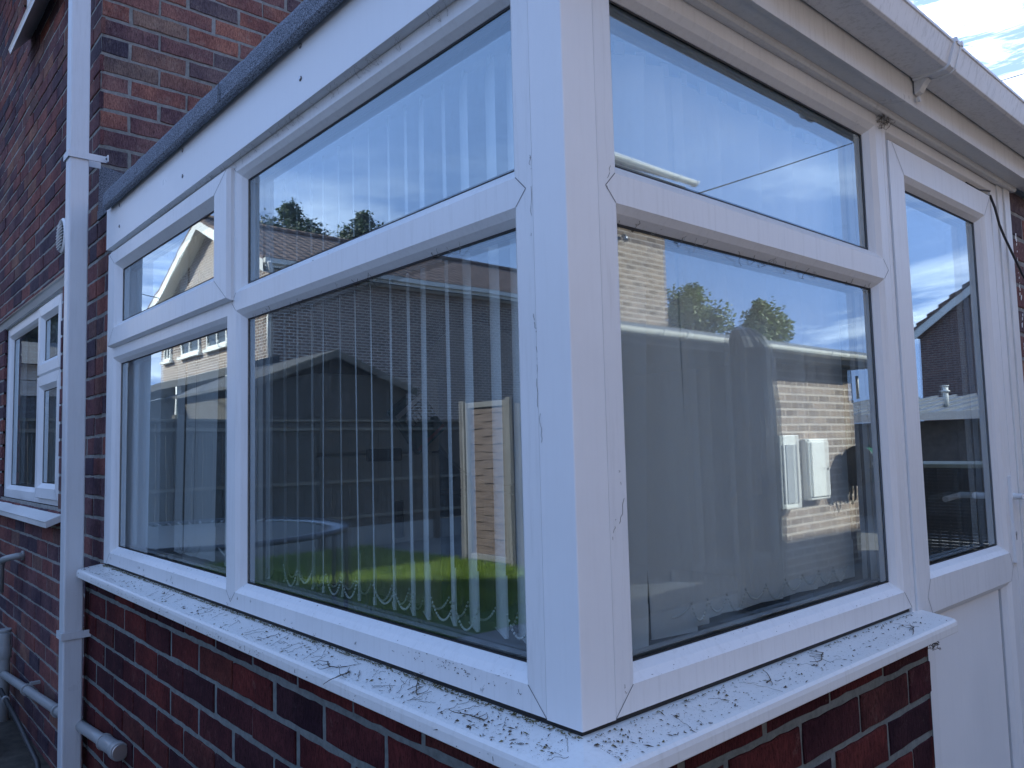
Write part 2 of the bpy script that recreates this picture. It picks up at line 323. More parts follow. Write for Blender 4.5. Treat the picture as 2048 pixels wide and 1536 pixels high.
# ------------------------------------------------------------------ brick walls as real bricks
def bricks(mb, P, u0, u1, z0, z1, ch=.08, bl=.225, zref=0, uref=0, holes=(), mat='brick', mort='mortar', joint=.012, seed=1, n0=0.0, rough=.0016, rec=.0035, mortback=True, odd=0):
    rnd = random.Random(seed)
    k0 = math.floor((z0-zref)/ch)-1; k1 = math.ceil((z1-zref)/ch)+1
    rects = []
    for k in range(k0, k1):
        za = zref+k*ch+joint/2; zb = zref+(k+1)*ch-joint/2
        za, zb = max(za, z0), min(zb, z1)
        if zb-za < .01: continue
        off = bl/2 if (k+odd) % 2 else 0
        i0 = math.floor((u0-uref-off)/bl)-1; i1 = math.ceil((u1-uref-off)/bl)+1
        for i in range(i0, i1):
            j = rnd.uniform(-.004, .004)
            ua = uref+off+i*bl+joint/2+j; ub = uref+off+(i+1)*bl-joint/2+rnd.uniform(-.003, .003)
            ua, ub = max(ua, u0), min(ub, u1)
            if ub-ua < .012: continue
            segs = [(ua, ub)]
            for (a, b, c, d) in holes:
                if zb > c+.01 and za < d-.01:
                    out = []
                    for (p, q) in segs:
                        if q <= a or p >= b: out.append((p, q)); continue
                        if p < a-.01: out.append((p, a))
                        if q > b+.01: out.append((b, q))
                    segs = out
            for (p, q) in segs:
                c = rnd.random(); rects.append((p, q, za, zb, c))
    for (p, q, za, zb, c) in rects:
        za += rnd.uniform(-.0015, .0015); zb += rnd.uniform(-.0015, .0015); dn = n0+rnd.uniform(-.0025, .0025); col = (c, rnd.random(), 0, 1)
        nu = max(3, int((q-p)/.028))
        ring = []
        jit = lambda: rnd.uniform(-rough, rough)
        for i in range(nu): ring.append((p+(q-p)*i/nu+jit(), za+jit()))
        for i in range(2): ring.append((q+jit(), za+(zb-za)*i/2+jit()))
        for i in range(nu): ring.append((q-(q-p)*i/nu+jit(), zb+jit()))
        for i in range(2): ring.append((p+jit(), zb-(zb-za)*i/2+jit()))
        cu, cz = (p+q)/2, (za+zb)/2
        def inset(u, z, d):
            return (u+(d if u < cu else -d)*(1 if abs(u-cu) > (q-p)*.42 else 0), z+(d if z < cz else -d)*(1 if abs(z-cz) > (zb-za)*.35 else 0))
        A = [P(u, dn+rec+.012, z) for u, z in ring]; B = [P(u, dn+.0022, z) for u, z in ring]
        Cc = [P(*(lambda t: (t[0], dn, t[1]))(inset(u, z, .0028))) for u, z in ring]
        m = len(ring)
        for i in range(m):
            j = (i+1) % m
            mb.face((A[i], A[j], B[j], B[i]), mat, col=col); mb.face((B[i], B[j], Cc[j], Cc[i]), mat, col=col)
        mb.face(Cc, mat, col=col)
    if mortback:
        # mortar sheet split around holes
        cuts = sorted({u0, u1, *[x for h in holes for x in (h[0], h[1]) if u0 < x < u1]})
        for a, b in zip(cuts, cuts[1:]):
            zs = [(z0, z1)]
            for h in holes:
                if h[0] < (a+b)/2 < h[1]:
                    o = []
                    for (p, q) in zs:
                        if q <= h[2] or p >= h[3]: o.append((p, q)); continue
                        if p < h[2]: o.append((p, h[2]))
                        if q > h[3]: o.append((h[3], q))
                    zs = o
            for (p, q) in zs:
                nseg = max(1, int((b-a)/.5))
                for s_ in range(nseg):
                    ua, ub = a+(b-a)*s_/nseg, a+(b-a)*(s_+1)/nseg
                    mb.face([P(ua, n0+rec, p), P(ub, n0+rec, p), P(ub, n0+rec, q), P(ua, n0+rec, q)], mort)

GZ = -.95            # ground level
# ================================================================== THE SETTING
mg, t, b, n, l = nodes('driveway_ground')
nz = noise(t, 2.2, 9, .7); nz2 = noise(t, 90, 4, .7)
r = ramp(t, nz.outputs[0], [(.3, (.14, .13, .115)), (.7, (.24, .23, .21))]); rr_ = ramp(t, nz2.outputs[0], [(.3, (.6,)*3), (.7, (1.2,)*3)])
l.new(mixc(t, 1, r.outputs[0], rr_.outputs[0], 'MULTIPLY'), b.inputs['Base Color']); b.inputs['Roughness'].default_value = .95
bump(t, b, nz2.outputs[0], .6, .01)
mb = MB(); mb.face([(-300, -300, GZ), (300, -300, GZ), (300, 300, GZ), (-300, 300, GZ)], mg); mb.build('ground', kind='structure')
msoil, t, b, n, l = nodes('lawn_turf')
nz = noise(t, 5, 8, .7); r = ramp(t, nz.outputs[0], [(.3, (.05, .10, .015)), (.55, (.11, .19, .03)), (.75, (.17, .23, .045))]); l.new(r.outputs[0], b.inputs['Base Color'])
b.inputs['Roughness'].default_value = .9; bump(t, b, noise(t, 60, 6).outputs[0], 1, .03)
mb = MB(); mb.face([(-8.75, -4.85, GZ+.006), (-3.7, -4.85, GZ+.006), (-3.7, -1.3, GZ+.006), (-8.75, .9, GZ+.006)], msoil); mb.build('lawn_turf', kind='structure')
# grass blades
MT['blade'] = leafmat('grass_blade', (.16, .25, .03), (.36, .46, .08))
mb = MB(); rg = random.Random(3)
for i in range(26000):
    x = rg.uniform(-8.7, -4.2); y = rg.uniform(-4.8, -1.6)
    if rg.random() < .25: x = rg.uniform(-7.4, -4.6); y = rg.uniform(-4.8, -3.2)
    hgt = rg.uniform(.035, .095); a = rg.uniform(0, math.pi); wd = .006; lx, ly = rg.uniform(-.03, .03), rg.uniform(-.03, .03)
    dx, dy = math.cos(a)*wd, math.sin(a)*wd
    mb.face([(x-dx, y-dy, GZ), (x+dx, y+dy, GZ), (x+lx, y+ly, GZ+hgt)], 'blade')
mb.build('grass', fixn=False, kind='stuff', label='sunlit green lawn grass reflected low in the left-hand windows', cat='grass')
MT['slab'] = plain('paving_slab', (.26, .25, .23), .9, 0, .2, 5, .4, 40)
mb = MB()
for i in range(11):
    for j in range(4):
        x = -3.62+i*.61; y = -.62-j*.61
        mb.box((x, y-.6, GZ+.002), (x+.6, y, GZ+.03), 'slab')
mb.build('patio_paving', kind='structure', bevel=.004)

# ================================================================== HOUSE
house = thing('brick_house', (-5, 4, GZ), 'two-storey red brick house wall with white windows behind the downpipe', 'house')
HX, HT = -2.556, 3.86
WIN = (-4.62, -3.15, .165, 1.135); UW = (-4.3, -3.0, 2.75, 3.6)
mb = MB()
bricks(mb, LP, -5.3, HX, GZ, 3.5, ch=.0765, bl=.225, zref=.0, uref=HX, holes=[WIN, UW], mat='brick_house', mort='mortar_up', seed=11, joint=.011)
mb.build('side_wall', house, fixn=False)
bf = brick_far('red_brick_far', (.13, .05, .04), (.22, .08, .055), (.3, .28, .25))
mb = MB()
for a, b_, c, d in ((-9.4, -5.3, GZ, HT), (-5.3, HX, 3.5, HT)): mb.face([(a, .006, c), (b_, .006, c), (b_, .006, d), (a, .006, d)], bf)
mb.face([(-9.4, .006, GZ), (-9.4, 14, GZ), (-9.4, 14, HT), (-9.4, .006, HT)], bf); mb.face([(-9.4, 14, GZ), (-2.57, 14, GZ), (-2.57, 14, HT), (-9.4, 14, HT)], bf)
mb.build('rear_wall', house, fixn=False)
mb = MB()
RPH = lambda u, n_, z: (HX-n_, u, z)
bricks(mb, RPH, 0.004, 3.6, 1.2, 3.6, ch=.0765, bl=.225, zref=.0, uref=0.0, mat='brick_up', mort='mortar_up', seed=5, joint=.012, odd=1)
mb.face([(HX-.006, 3.6, 1.2), (HX-.006, 14, 1.2), (HX-.006, 14, HT), (HX-.006, 3.6, HT)], brick_far('red_brick_far_gable', (.16, .06, .045), (.25, .1, .07), (.33, .3, .27), 'y'))
mb.face([(HX-.006, 0.006, 3.6), (HX-.006, 3.6, 3.6), (HX-.006, 3.6, HT), (HX-.006, .006, HT)], mb.mats[-1])
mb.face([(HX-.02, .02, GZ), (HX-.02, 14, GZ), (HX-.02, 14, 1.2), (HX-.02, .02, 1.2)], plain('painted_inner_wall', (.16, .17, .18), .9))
mb.build('gable_wall', house, fixn=False)
# roof of the house
MT['tile'] = tiles('concrete_roof_tiles')
mb = MB(); E0, E1, F0, F1, RZ = -9.7, -2.3, -.35, 14.3, HT+.95
mb.face([(E0, F0, HT-.02), (E1, F0, HT-.02), (-5.1, 2.6, RZ)], 'tile'); mb.face([(E0, F1, HT-.02), (E1, F1, HT-.02), (-5.1, 11.4, RZ)], 'tile')
mb.face([(E1, F0, HT-.02), (E1, F1, HT-.02), (-5.1, 11.4, RZ), (-5.1, 2.6, RZ)], 'tile'); mb.face([(E0, F0, HT-.02), (E0, F1, HT-.02), (-5.1, 11.4, RZ), (-5.1, 2.6, RZ)], 'tile')
mb.box((-9.7, -.36, HT-.2), (-2.3, -.33, HT-.03), 'pvc'); mb.box((-9.7, -.33, HT-.2), (-2.32, .0, HT-.18), 'pvc'); mb.box((-2.32, -.33, HT-.2), (-2.3, 14.3, HT-.03), 'pvc'); mb.box((-2.55, .0, HT-.2), (-2.32, 14.3, HT-.18), 'pvc')
mb.build('house_roof', house, fixn=False)

# ------------------------------------------------------------------ window joinery
CH, GD, FD = .0215, .022, .068      # chamfer width, depth of the glass line, frame depth
def member(mb, P, orient, a0, a1, b0, b1, lo=True, hi=True, n0=0., m='pvc', gd=GD, fd=FD, ch=CH):
    """orient 'v': b is u (width), a is z (length); 'h': b is z, a is u."""
    prof = [(b0, n0)]+[(b1, n0)]
    if hi: prof += [(b1+ch*.55, n0+gd*.42), (b1+ch, gd), (b1+ch, fd-.02), (b1+ch*.4, fd)]
    else: prof += [(b1, fd)]
    if lo: prof += [(b0-ch*.4, fd), (b0-ch, fd-.02), (b0-ch, gd), (b0-ch*.55, n0+gd*.42)]
    else: prof += [(b0, fd)]
    fn = (lambda t_, p, q: P(p, q, t_)) if orient == 'v' else (lambda t_, p, q: P(t_, q, p))
    mb.prism(prof, a0, a1, m, fn)
def seam(mb, P, pts, w=.0007, n0=-.0004, m='seam'):
    for (u0, z0), (u1, z1) in zip(pts, pts[1:]):
        d = Vector((u1-u0, z1-z0)); d.normalize(); q = Vector((-d.y, d.x))*w
        mb.face([P(u0-q.x, n0, z0-q.y), P(u1-q.x, n0, z1-q.y), P(u1+q.x, n0, z1+q.y), P(u0+q.x, n0, z0+q.y)], m)
def pane(P, u0, u1, z0, z1, parent, n_a=.0255, n_b=.0455, gl='glass', gi='glass_in', e=.004, seal=True):
    """double glazed unit: outer sheet, inner sheet, spacer bar and gasket, u/z = visible glass edges"""
    mb = MB(); U0, U1, Z0, Z1 = u0-e, u1+e, z0-e, z1+e
    for nn, g in ((n_a, gl), (n_b, gi)):
        mb.face([P(U0, nn, Z0), P(U1, nn, Z0), P(U1, nn, Z1), P(U0, nn, Z1)], g)
    o = mb.build('pane', parent, fixn=False)
    mb = MB(); s = .0035
    for (a, b_, c, d) in ((u0, u1, z0, z0+s), (u0, u1, z1-s, z1), (u0, u0+s, z0+s, z1-s), (u1-s, u1, z0+s, z1-s)):
        mb.face([P(a, n_a-.0018, c), P(b_, n_a-.0018, c), P(b_, n_a-.0018, d), P(a, n_a-.0018, d)], 'seal')
        # return of the gasket to the glass
    i = .0; sp = .008
    for (a, b_, c, d) in ((u0, u1, z0, z0+sp), (u0, u1, z1-sp, z1), (u0, u0+sp, z0, z1), (u1-sp, u1, z0, z1)):
        pts = [(a, c), (b_, c), (b_, d), (a, d)]
        for k in range(4):
            p, q = pts[k], pts[(k+1) % 4]
            mb.face([P(p[0], n_a+.002, p[1]), P(q[0], n_a+.002, q[1]), P(q[0], n_b-.002, q[1]), P(p[0], n_b-.002, p[1])], 'alu')
    mb.build('gasket', o, fixn=False)
    return o

# house window (set in the side wall)
mb = MB(); HW0 = .018
def HP(u, n_, z): return (u, n_+HW0, z)
wu0, wu1, wz0, wz1 = WIN
for a in ((wu0, wu0+.045, False, True), (wu1-.04, wu1, True, False)): member(mb, HP, 'v', wz0, wz1, a[0], a[1], a[2], a[3])
member(mb, HP, 'v', wz0+.05, wz1-.045, -3.66, -3.61)
member(mb, HP, 'h', wu0+.045, wu1-.04, wz0, wz0+.045, False, True); member(mb, HP, 'h', wu0+.045, wu1-.04, wz1-.045, wz1, True, False)
member(mb, HP, 'h', -3.61, wu1-.04, .765, .81)
win = mb.build('window', house)
def sash(P, u0, u1, z0, z1, fl, parent, proud=.019, n_g=.0, name='sash', gl='glass', fr=None, openlo=True):
    """proud opening sash: outer lip, flat face fl wide, chamfer to the glass"""
    mb = MB(); fr = fr or (fl, fl, fl, fl)   # left right bottom top
    o = [(u0, z0), (u1, z0), (u1, z1), (u0, z1)]
    i1 = [(u0+fr[0], z0+fr[2]), (u1-fr[1], z0+fr[2]), (u1-fr[1], z1-fr[3]), (u0+fr[0], z1-fr[3])]
    c = CH
    i2 = [(i1[0][0]+c, i1[0][1]+c), (i1[1][0]-c, i1[1][1]+c), (i1[2][0]-c, i1[2][1]-c), (i1[3][0]+c, i1[3][1]-c)]
    o2 = [(o[0][0]-.006, o[0][1]-.006), (o[1][0]+.006, o[1][1]-.006), (o[2][0]+.006, o[2][1]+.006), (o[3][0]-.006, o[3][1]+.006)]
    rings = [(o2, .0), (o2, -proud*.45), (o, -proud), (i1, -proud), (i2, n_g), (i2, n_g+.045)]
    for (ra, na), (rb, nb) in zip(rings, rings[1:]):
        for k in range(4):
            j = (k+1) % 4
            mb.face([P(ra[k][0], na, ra[k][1]), P(ra[j][0], na, ra[j][1]), P(rb[j][0], nb, rb[j][1]), P(rb[k][0], nb, rb[k][1])], 'pvc')
    for k in range(4): seam(mb, P, [o[k], i1[k]], n0=-proud-.0004, w=.0006)
    ob = mb.build(name, parent, fixn=False)
    pane(P, i2[0][0], i2[1][0], i2[0][1], i2[2][1], ob, n_g+.003, n_g+.023, gl=gl, gi=gl+'_in' if gl != 'glass' else 'glass_in')
    return ob
pane(HP, wu0+.045+CH, -3.66-CH, wz0+.045+CH, wz1-.045-CH, win, gl='glass_l', gi='glass_l_in')
sash(HP, -3.645, wu1-.012, .785, wz1-.02, .045, win, name='top_sash', gl='glass_l')
sash(HP, -3.645, wu1-.012, wz0+.03, .772, .045, win, name='side_sash', gl='glass_l')
mb = MB()
fn = lambda t_, p, q: (t_, p, q)
mb.prism([(-.062, .107), (-.066, .112), (.03, .15), (.03, .12), (-.055, .085), (-.062, .085)], wu0-.06, -3.06, 'pvc_dirty', fn)
mb.build('window_sill', win, bevel=.002)
mb = MB(); mb.prism([(-.012, 1.166), (-.02, 1.172), (-.012, 1.182), (.02, 1.182), (.02, 1.136), (.01, 1.136)], -5.0, -2.98, 'pvc_dirty', fn)
mb.prism([(-.022, 1.170), (-.024, 1.176), (-.012, 1.184), (-.012, 1.168)], -5.0, -2.98, 'metal', fn); mb.build('lintel', win)
# upper window
mb = MB(); uu0, uu1, uz0, uz1 = UW
for a in ((uu0, uu0+.045, False, True), (uu1-.045, uu1, True, False)): member(mb, HP, 'v', uz0, uz1, a[0], a[1], a[2], a[3])
member(mb, HP, 'h', uu0+.045, uu1-.045, uz0, uz0+.045, False, True); member(mb, HP, 'h', uu0+.045, uu1-.045, uz1-.045, uz1, True, False)
uwin = mb.build('window', house)
pane(HP, uu0+.066, uu1-.066, uz0+.066, uz1-.066, uwin)
mb = MB(); mb.prism([(-.10, 2.565), (-.105, 2.572), (.03, 2.75), (.03, 2.67), (0, 2.67), (-.095, 2.55)], -4.03, -2.9, 'pvc', fn); mb.build('window_sill', uwin)

# ------------------------------------------------------------------ things fixed to the house wall
mb = MB()
def leanx(z): return 0.0
yb = lambda z: -.0235-.0055*(z/2.2)
dp = thing('downpipe', (-2.49, -.08, GZ), 'square white plastic downpipe running up the left of the brickwork', 'downpipe')
PX0, PX1, PY0, PY1 = -2.506, -2.44, -.1215, -.0555
def rsq(x0, x1, y0, y1, r_):
    out = []
    for cx, cy_, a0 in ((x0+r_, y0+r_, 180), (x1-r_, y0+r_, 270), (x1-r_, y1-r_, 0), (x0+r_, y1-r_, 90)):
        for k in range(5):
            a = R(a0+k*22.5); out.append((cx+math.cos(a)*r_, cy_+math.sin(a)*r_))
    return out
P_ = lambda t_, p, q: (p, q-.0055*(t_-.9), t_)
mb.prism(rsq(PX0, PX1, PY0, PY1, .007), GZ+.03, HT-.25, 'pipe', P_)
mb.build('pipe', dp)
for zc in (1.511, -.254):
    mb = MB(); o = .0035; ow = .003; sh = -.0055*(zc-.9)
    pts = [(PX0-o, -.003), (PX0-o, PY0-o+sh), (PX1+o, PY0-o+sh), (PX1+o, -.003)]
    outer = [(PX0-o-ow, -.003), (PX0-o-ow, PY0-o-ow+sh), (PX1+o+ow, PY0-o-ow+sh), (PX1+o+ow, -.003)]
    for i in range(3): mb.prism([pts[i], pts[i+1], outer[i+1], outer[i]], zc-.0125, zc+.0125, 'pipe', lambda t_, p, q_: (p, q_, t_))
    mb.box((PX1+o, -.003, zc-.0125), (PX1+.03, .0+.0005, zc+.0125), 'pipe'); mb.tube([(PX1+.018, -.007, zc), (PX1+.018, -.003, zc)], .004, 'seam', 8)
    mb.build('pipe_bracket', dp)
# round louvred vent
vt = MB(); cx, cz, rv = -3.115, 1.366, .078
seg = 40
def ringp(r_, n_, k): a = 2*math.pi*k/seg; return (cx+math.cos(a)*r_, n_, cz+math.sin(a)*r_)
for (ra, na, rb, nb) in ((rv, .0, rv, -.012), (rv, -.012, rv*.9, -.02), (rv*.9, -.02, rv*.86, -.004)):
    for k in range(seg): vt.face([ringp(ra, na, k), ringp(ra, na, k+1), ringp(rb, nb, k+1), ringp(rb, nb, k)], 'pvc_clean', smooth=True)
vt.face([ringp(rv*.86, -.004, k) for k in range(seg)], 'seal')
for i in range(9):
    z = cz-.054+i*.0135; hw = math.sqrt(max(.0001, (rv*.85)**2-(z-cz)**2))
    vt.face([(cx-hw, -.024, z-.004), (cx+hw, -.024, z-.004), (cx+hw, -.012, z+.002), (cx-hw, -.012, z+.002)], 'pvc_clean')
    vt.face([(cx-hw, -.024, z-.004), (cx+hw, -.024, z-.004), (cx+hw, -.0235, z-.0065), (cx-hw, -.0235, z-.0065)], 'pvc_clean')
o = vt.build('wall_vent', fixn=False); tag(o, 'round white louvred vent on the brick wall behind the downpipe', 'vent')
# waste pipes
MT['waste'] = upvc('weathered_grey_waste_pipe', 1.3, base=(.30, .31, .31))
MT['cablemat'] = plain('matt_dark_cable', (.015, .015, .018), 1.0); MT['cablemat'].node_tree.nodes['Principled BSDF'].inputs['Specular IOR Level'].default_value = 0
MT['black'] = plain('black_plastic', (.02, .02, .022), .5)
wp = thing('waste_pipe', (-2.6, -.06, -.6), 'weathered grey waste pipe sloping along the wall to a capped end', 'pipe')
def wz(x): return -.700+(x+3.93)*.083
mb = MB(); mb.tube([(x_, -.052, wz(x_)) for x_ in (-4.6, -3.9, -3.3, -2.7, -2.25, -2.08)], .0185, 'waste', 18); mb.build('pipe_run', wp)
mb = MB(); mb.tube([(-2.13, -.052, wz(-2.13)), (-2.12, -.052, wz(-2.12))], .0265, 'waste', 20); mb.tube([(-2.12, -.052, wz(-2.12)), (-1.985, -.052, wz(-1.985))], .0235, 'waste', 20)
mb.tube([(-1.99, -.052, wz(-1.99)), (-1.955, -.052, wz(-1.955))], .0275, 'waste', 24); mb.tube([(-1.955, -.052, wz(-1.955)), (-1.951, -.052, wz(-1.951))], .023, 'metal', 24)
mb.build('end_cap', wp, bevel=.002)
for x_ in (-3.42, -2.80):
    mb = MB(); mb.tube([(x_-.01, -.052, wz(x_)), (x_+.01, -.052, wz(x_))], .0255, 'waste', 18); mb.box((x_-.009, -.04, wz(x_)+.018), (x_+.009, 0, wz(x_)+.03), 'waste'); mb.build('pipe_clip', wp)
bpp = thing('overflow_pipe', (-3.3, -.1, -.77), 'thin black hose pipe sloping across the wall foot under the waste pipe', 'pipe')
mb = MB(); mb.tube([(-3.95, -.075, -.765), (-3.4, -.085, -.79), (-2.85, -.11, -.80), (-2.70, -.12, -.86), (-2.69, -.12, GZ)], .0105, 'black', 12); mb.build('hose_run', bpp)
mb = MB(); mb.tube([(-3.79, -.078, -.773), (-3.77, -.078, -.774)], .016, 'waste', 12); mb.build('hose_clip', bpp)
mb = MB(); mb.tube([(-4.03, -.05, GZ), (-4.03, -.05, -.66), (-4.02, -.05, -.5)], .027, 'waste', 18); mb.tube([(-4.03, -.05, -.63), (-4.03, -.05, -.57)], .033, 'waste', 18)
mb.tube([(-4.03, -.05, -.50), (-4.03, -.05, -.485)], .031, 'waste', 18)
o = mb.build('soil_pipe', bevel=.002); tag(o, 'upright grey drain pipe with a collar at the far left of the wall', 'pipe')
mb = MB(); mb.tube([(-3.86, .01, -.105), (-3.86, -.035, -.105), (-3.90, -.065, -.115), (-3.98, -.075, -.13), (-4.03, -.075, -.17), (-4.03, -.075, -.3)], .016, 'waste', 14); mb.tube([(-3.87, .0, -.105), (-3.87, -.012, -.105)], .024, 'waste', 16)
o = mb.build('condensate_pipe'); tag(o, 'short grey elbow pipe poking from the brick below the house window', 'pipe')
# lump of stone
MT['stone'] = plain('pinkish_rubble_stone', (.38, .33, .31), .95, 0, .35, 7, .9, 25)
def blob(name, c, s, mat, sub=3, amp=.18, seed=0, **kw):
    bm = bmesh.new(); bmesh.ops.create_icosphere(bm, subdivisions=sub, radius=1); rn = random.Random(seed)
    ph = [Vector((rn.uniform(-3, 3), rn.uniform(-3, 3), rn.uniform(-3, 3))) for _ in range(6)]
    for v in bm.verts:
        d = sum(math.sin(v.co.dot(p)*1.3+i) for i, p in enumerate(ph))/6
        q = Vector((max(-.82, min(.82, v.co.x)), max(-.82, min(.82, v.co.y)), max(-.7, min(.7, v.co.z))))
        v.co = q*(1+amp*d); v.co = Vector((v.co.x*s[0], v.co.y*s[1], v.co.z*s[2]))
    me = bpy.data.meshes.new(name); bm.to_mesh(me); bm.free(); me.materials.append(MT[mat])
    o = bpy.data.objects.new(name, me); C.objects.link(o); o.location = c; tag(o, **kw); return o
o = blob('rubble_stone', (-3.66, -.33, GZ+.10), (.2, .16, .13), 'stone', 4, .12, 4, label='broken lump of pinkish grey stone on the ground left of the downpipe', cat='stone'); o.rotation_euler = (.1, .2, .5)
mb = MB(); rg = random.Random(9)
MT['dirt'] = plain('dark_garden_dirt', (.05, .042, .032), .95, 0, .5, 20, .8, 50)
mb.face([(-6.5, -.42, GZ+.012), (HX+1.2, -.42, GZ+.012), (HX+1.2, .02, GZ+.012), (-6.5, .02, GZ+.012)], 'dirt'); mb.build('soil_strip', kind='structure')

# ================================================================== CONSERVATORY
cons = thing('conservatory', (-1.2, 1, GZ), 'white-framed conservatory corner on a low red brick wall, with sill, door and gutter', 'conservatory')
DW = -.03   # dwarf wall stands 3 cm proud of the frame
mb = MB(); JZ = -.105
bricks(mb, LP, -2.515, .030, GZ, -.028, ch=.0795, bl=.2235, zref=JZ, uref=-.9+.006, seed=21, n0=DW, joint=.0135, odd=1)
RP0 = lambda u, n_, z: (-n_, u, z)
bricks(mb, RP0, -.030, 1.068, GZ, -.028, ch=.0795, bl=.2235, zref=JZ, uref=1.068-.2235*3, seed=22, n0=DW, joint=.0135)
# returns: left end, right end and back
RPe = lambda u, n_, z: (-u, 1.068-n_, z)
bricks(mb, RPe, -.03, .10, GZ, -.028, ch=.0795, bl=.2235, zref=JZ, uref=0, seed=23, n0=0, joint=.0135, odd=1)
LPe = lambda u, n_, z: (-2.515+n_, u, z)
bricks(mb, LPe, -.03, .02, GZ, -.028, ch=.0795, bl=.2235, zref=JZ, uref=0, seed=24, n0=0, joint=.0135)
mb.face([(-2.5, -.02, -.029), (.02, -.02, -.029), (.02, .1, -.029), (-2.5, .1, -.029)], 'mortar')
mb.face([(-.1, .02, -.0295), (.02, .02, -.0295), (.02, 1.06, -.0295), (-.1, 1.06, -.0295)], 'mortar')
mb.face([(-2.5, .1, GZ), (-.1, .1, GZ), (-.1, .1, -.03), (-2.5, .1, -.03)], 'mortar'); mb.face([(-.1, .1, GZ), (-.1, 1.06, GZ), (-.1, 1.06, -.03), (-.1, .1, -.03)], 'mortar')
mb.build('dwarf_wall', cons, fixn=False)
# brick pier between frame and house, brick return past the door
mb = MB()
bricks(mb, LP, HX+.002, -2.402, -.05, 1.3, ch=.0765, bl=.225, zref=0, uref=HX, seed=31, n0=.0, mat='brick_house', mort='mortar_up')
mb.face([(-2.402, .004, -.05), (-2.402, .08, -.05), (-2.402, .08, 1.3), (-2.402, .004, 1.3)], 'mortar_up')
mb.build('brick_pier', cons, fixn=False)
mb = MB()
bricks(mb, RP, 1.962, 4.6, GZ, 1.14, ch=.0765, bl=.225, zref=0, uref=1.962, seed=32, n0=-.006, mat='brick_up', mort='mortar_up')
# mortar splashes next to the door frame
rg = random.Random(5)
for i in range(60):
    z = rg.uniform(.25, 1.0); u = 1.985+abs(rg.gauss(0, .008)); s = rg.uniform(.001, .0045)
    mb.face([(.0085, u-s, z-s*1.3), (.0085, u+s, z-s), (.0095, u+s*.6, z+s*1.6), (.0085, u-s, z+s)], 'pvc_clean')
mb.build('brick_return', cons, fixn=False)

# left-hand frame (faces -Y)
lin, lgap, mR, mL, zi, tb, tt, zt, zh = -.1063, -.0687, -1.1805, -1.236, .0389, .7437, .7896, 1.106, 1.134
FL_, fL2, fLi = -2.399, -2.352, -2.308
mb = MB()
member(mb, LP, 'v', .0, zh, lin, lgap-.0006, True, False)
member(mb, LP, 'v', zi, zt, mL, mR)
member(mb, LP, 'v', .0, zh, fL2, fLi, False, True)
mb.box((FL_, .003, -.004), (fL2-.0008, .06, zh), 'pvc')
member(mb, LP, 'h', fLi, lin, 0, zi, False, True)
member(mb, LP, 'h', fLi, lin, zt, zh, True, False)
member(mb, LP, 'h', mR, lin, tb, tt); member(mb, LP, 'h', fLi, mL, tb-.006, tt)
seam(mb, LP, [(lin, zi), (lgap, 0)]); seam(mb, LP, [(fLi, zi), (fL2, 0)])
seam(mb, LP, [(lin, tt), (lin+.023, (tt+tb)/2), (lin, tb)]); seam(mb, LP, [(mR, tt), (mR-.025, (tt+tb)/2), (mR, tb)])
seam(mb, LP, [(mR, zi), ((mR+mL)/2, zi-.026), (mL, zi)]); seam(mb, LP, [(mR, zt), (mR-.012, zt+.012)])
frL = mb.build('window_frame', cons)
pane(LP, mR+CH, lin-CH, zi+CH, tb-CH, frL, gl='glass_l', gi='glass_l_in')
pane(LP, mR+CH, lin-CH, tt+CH, zt-CH, frL)
pane(LP, fLi+CH, mL-CH, zi+CH, tb-.006-CH, frL, gl='glass_l', gi='glass_l_in')
sash(LP, -2.302, -1.198, .778, 1.113, .06, frL, name='top_sash', fr=(.07, .083, .058, .045), n_g=.004, gl='glass_l')
# right-hand frame (faces +X)
rin, rgap, rR, rE = .1065, .0678, 1.034, 1.0695
mb = MB()
member(mb, RP, 'v', 0, zh, rgap+.0006, rin, False, True); member(mb, RP, 'v', 0, zh, rR, rE-.0006, True, False)
member(mb, RP, 'h', rin, rR, 0, zi, False, True); member(mb, RP, 'h', rin, rR, zt, zh, True, False); member(mb, RP, 'h', rin, rR, tb, tt)
seam(mb, RP, [(rin, zi), (rgap, 0)]); seam(mb, RP, [(rR, zi), (rE, 0)])
seam(mb, RP, [(rin, tt), (rin-.022, (tt+tb)/2), (rin, tb)]); seam(mb, RP, [(rR, tt), (rR+.024, (tt+tb)/2), (rR, tb)])
frR = mb.build('window_frame', cons)
pane(RP, rin+CH, rR-CH, zi+CH, tb-CH, frR); pane(RP, rin+CH, rR-CH, tt+CH, zt-CH, frR)
# corner post
mb = MB(); mb.prism([(-.0687, 0), (-.0022, 0), (-.0006, .0006), (0, .0022), (0, .0678), (-.0687, .0678)], -.0015, 1.1335, 'pvc_clean', lambda t_, p, q: (p, q, t_))
mb.build('corner_post', cons)
mb = MB()
mb.box((-.0697, .0012, 0), (-.0677, .05, 1.133), 'seam'); mb.box((-.05, .0668, 0), (-.0012, .0688, 1.133), 'seam'); mb.build('post_seam', cons)
# packers coloured black to paint in the shadow gap between frame and sill
mb = MB(); mb.box((-2.39, .006, -.013), (-.007, .055, -.0012), 'seal'); mb.box((-.055, .055, -.013), (-.007, 1.07, -.0012), 'seal'); mb.build('packer_shadow_gap', cons)
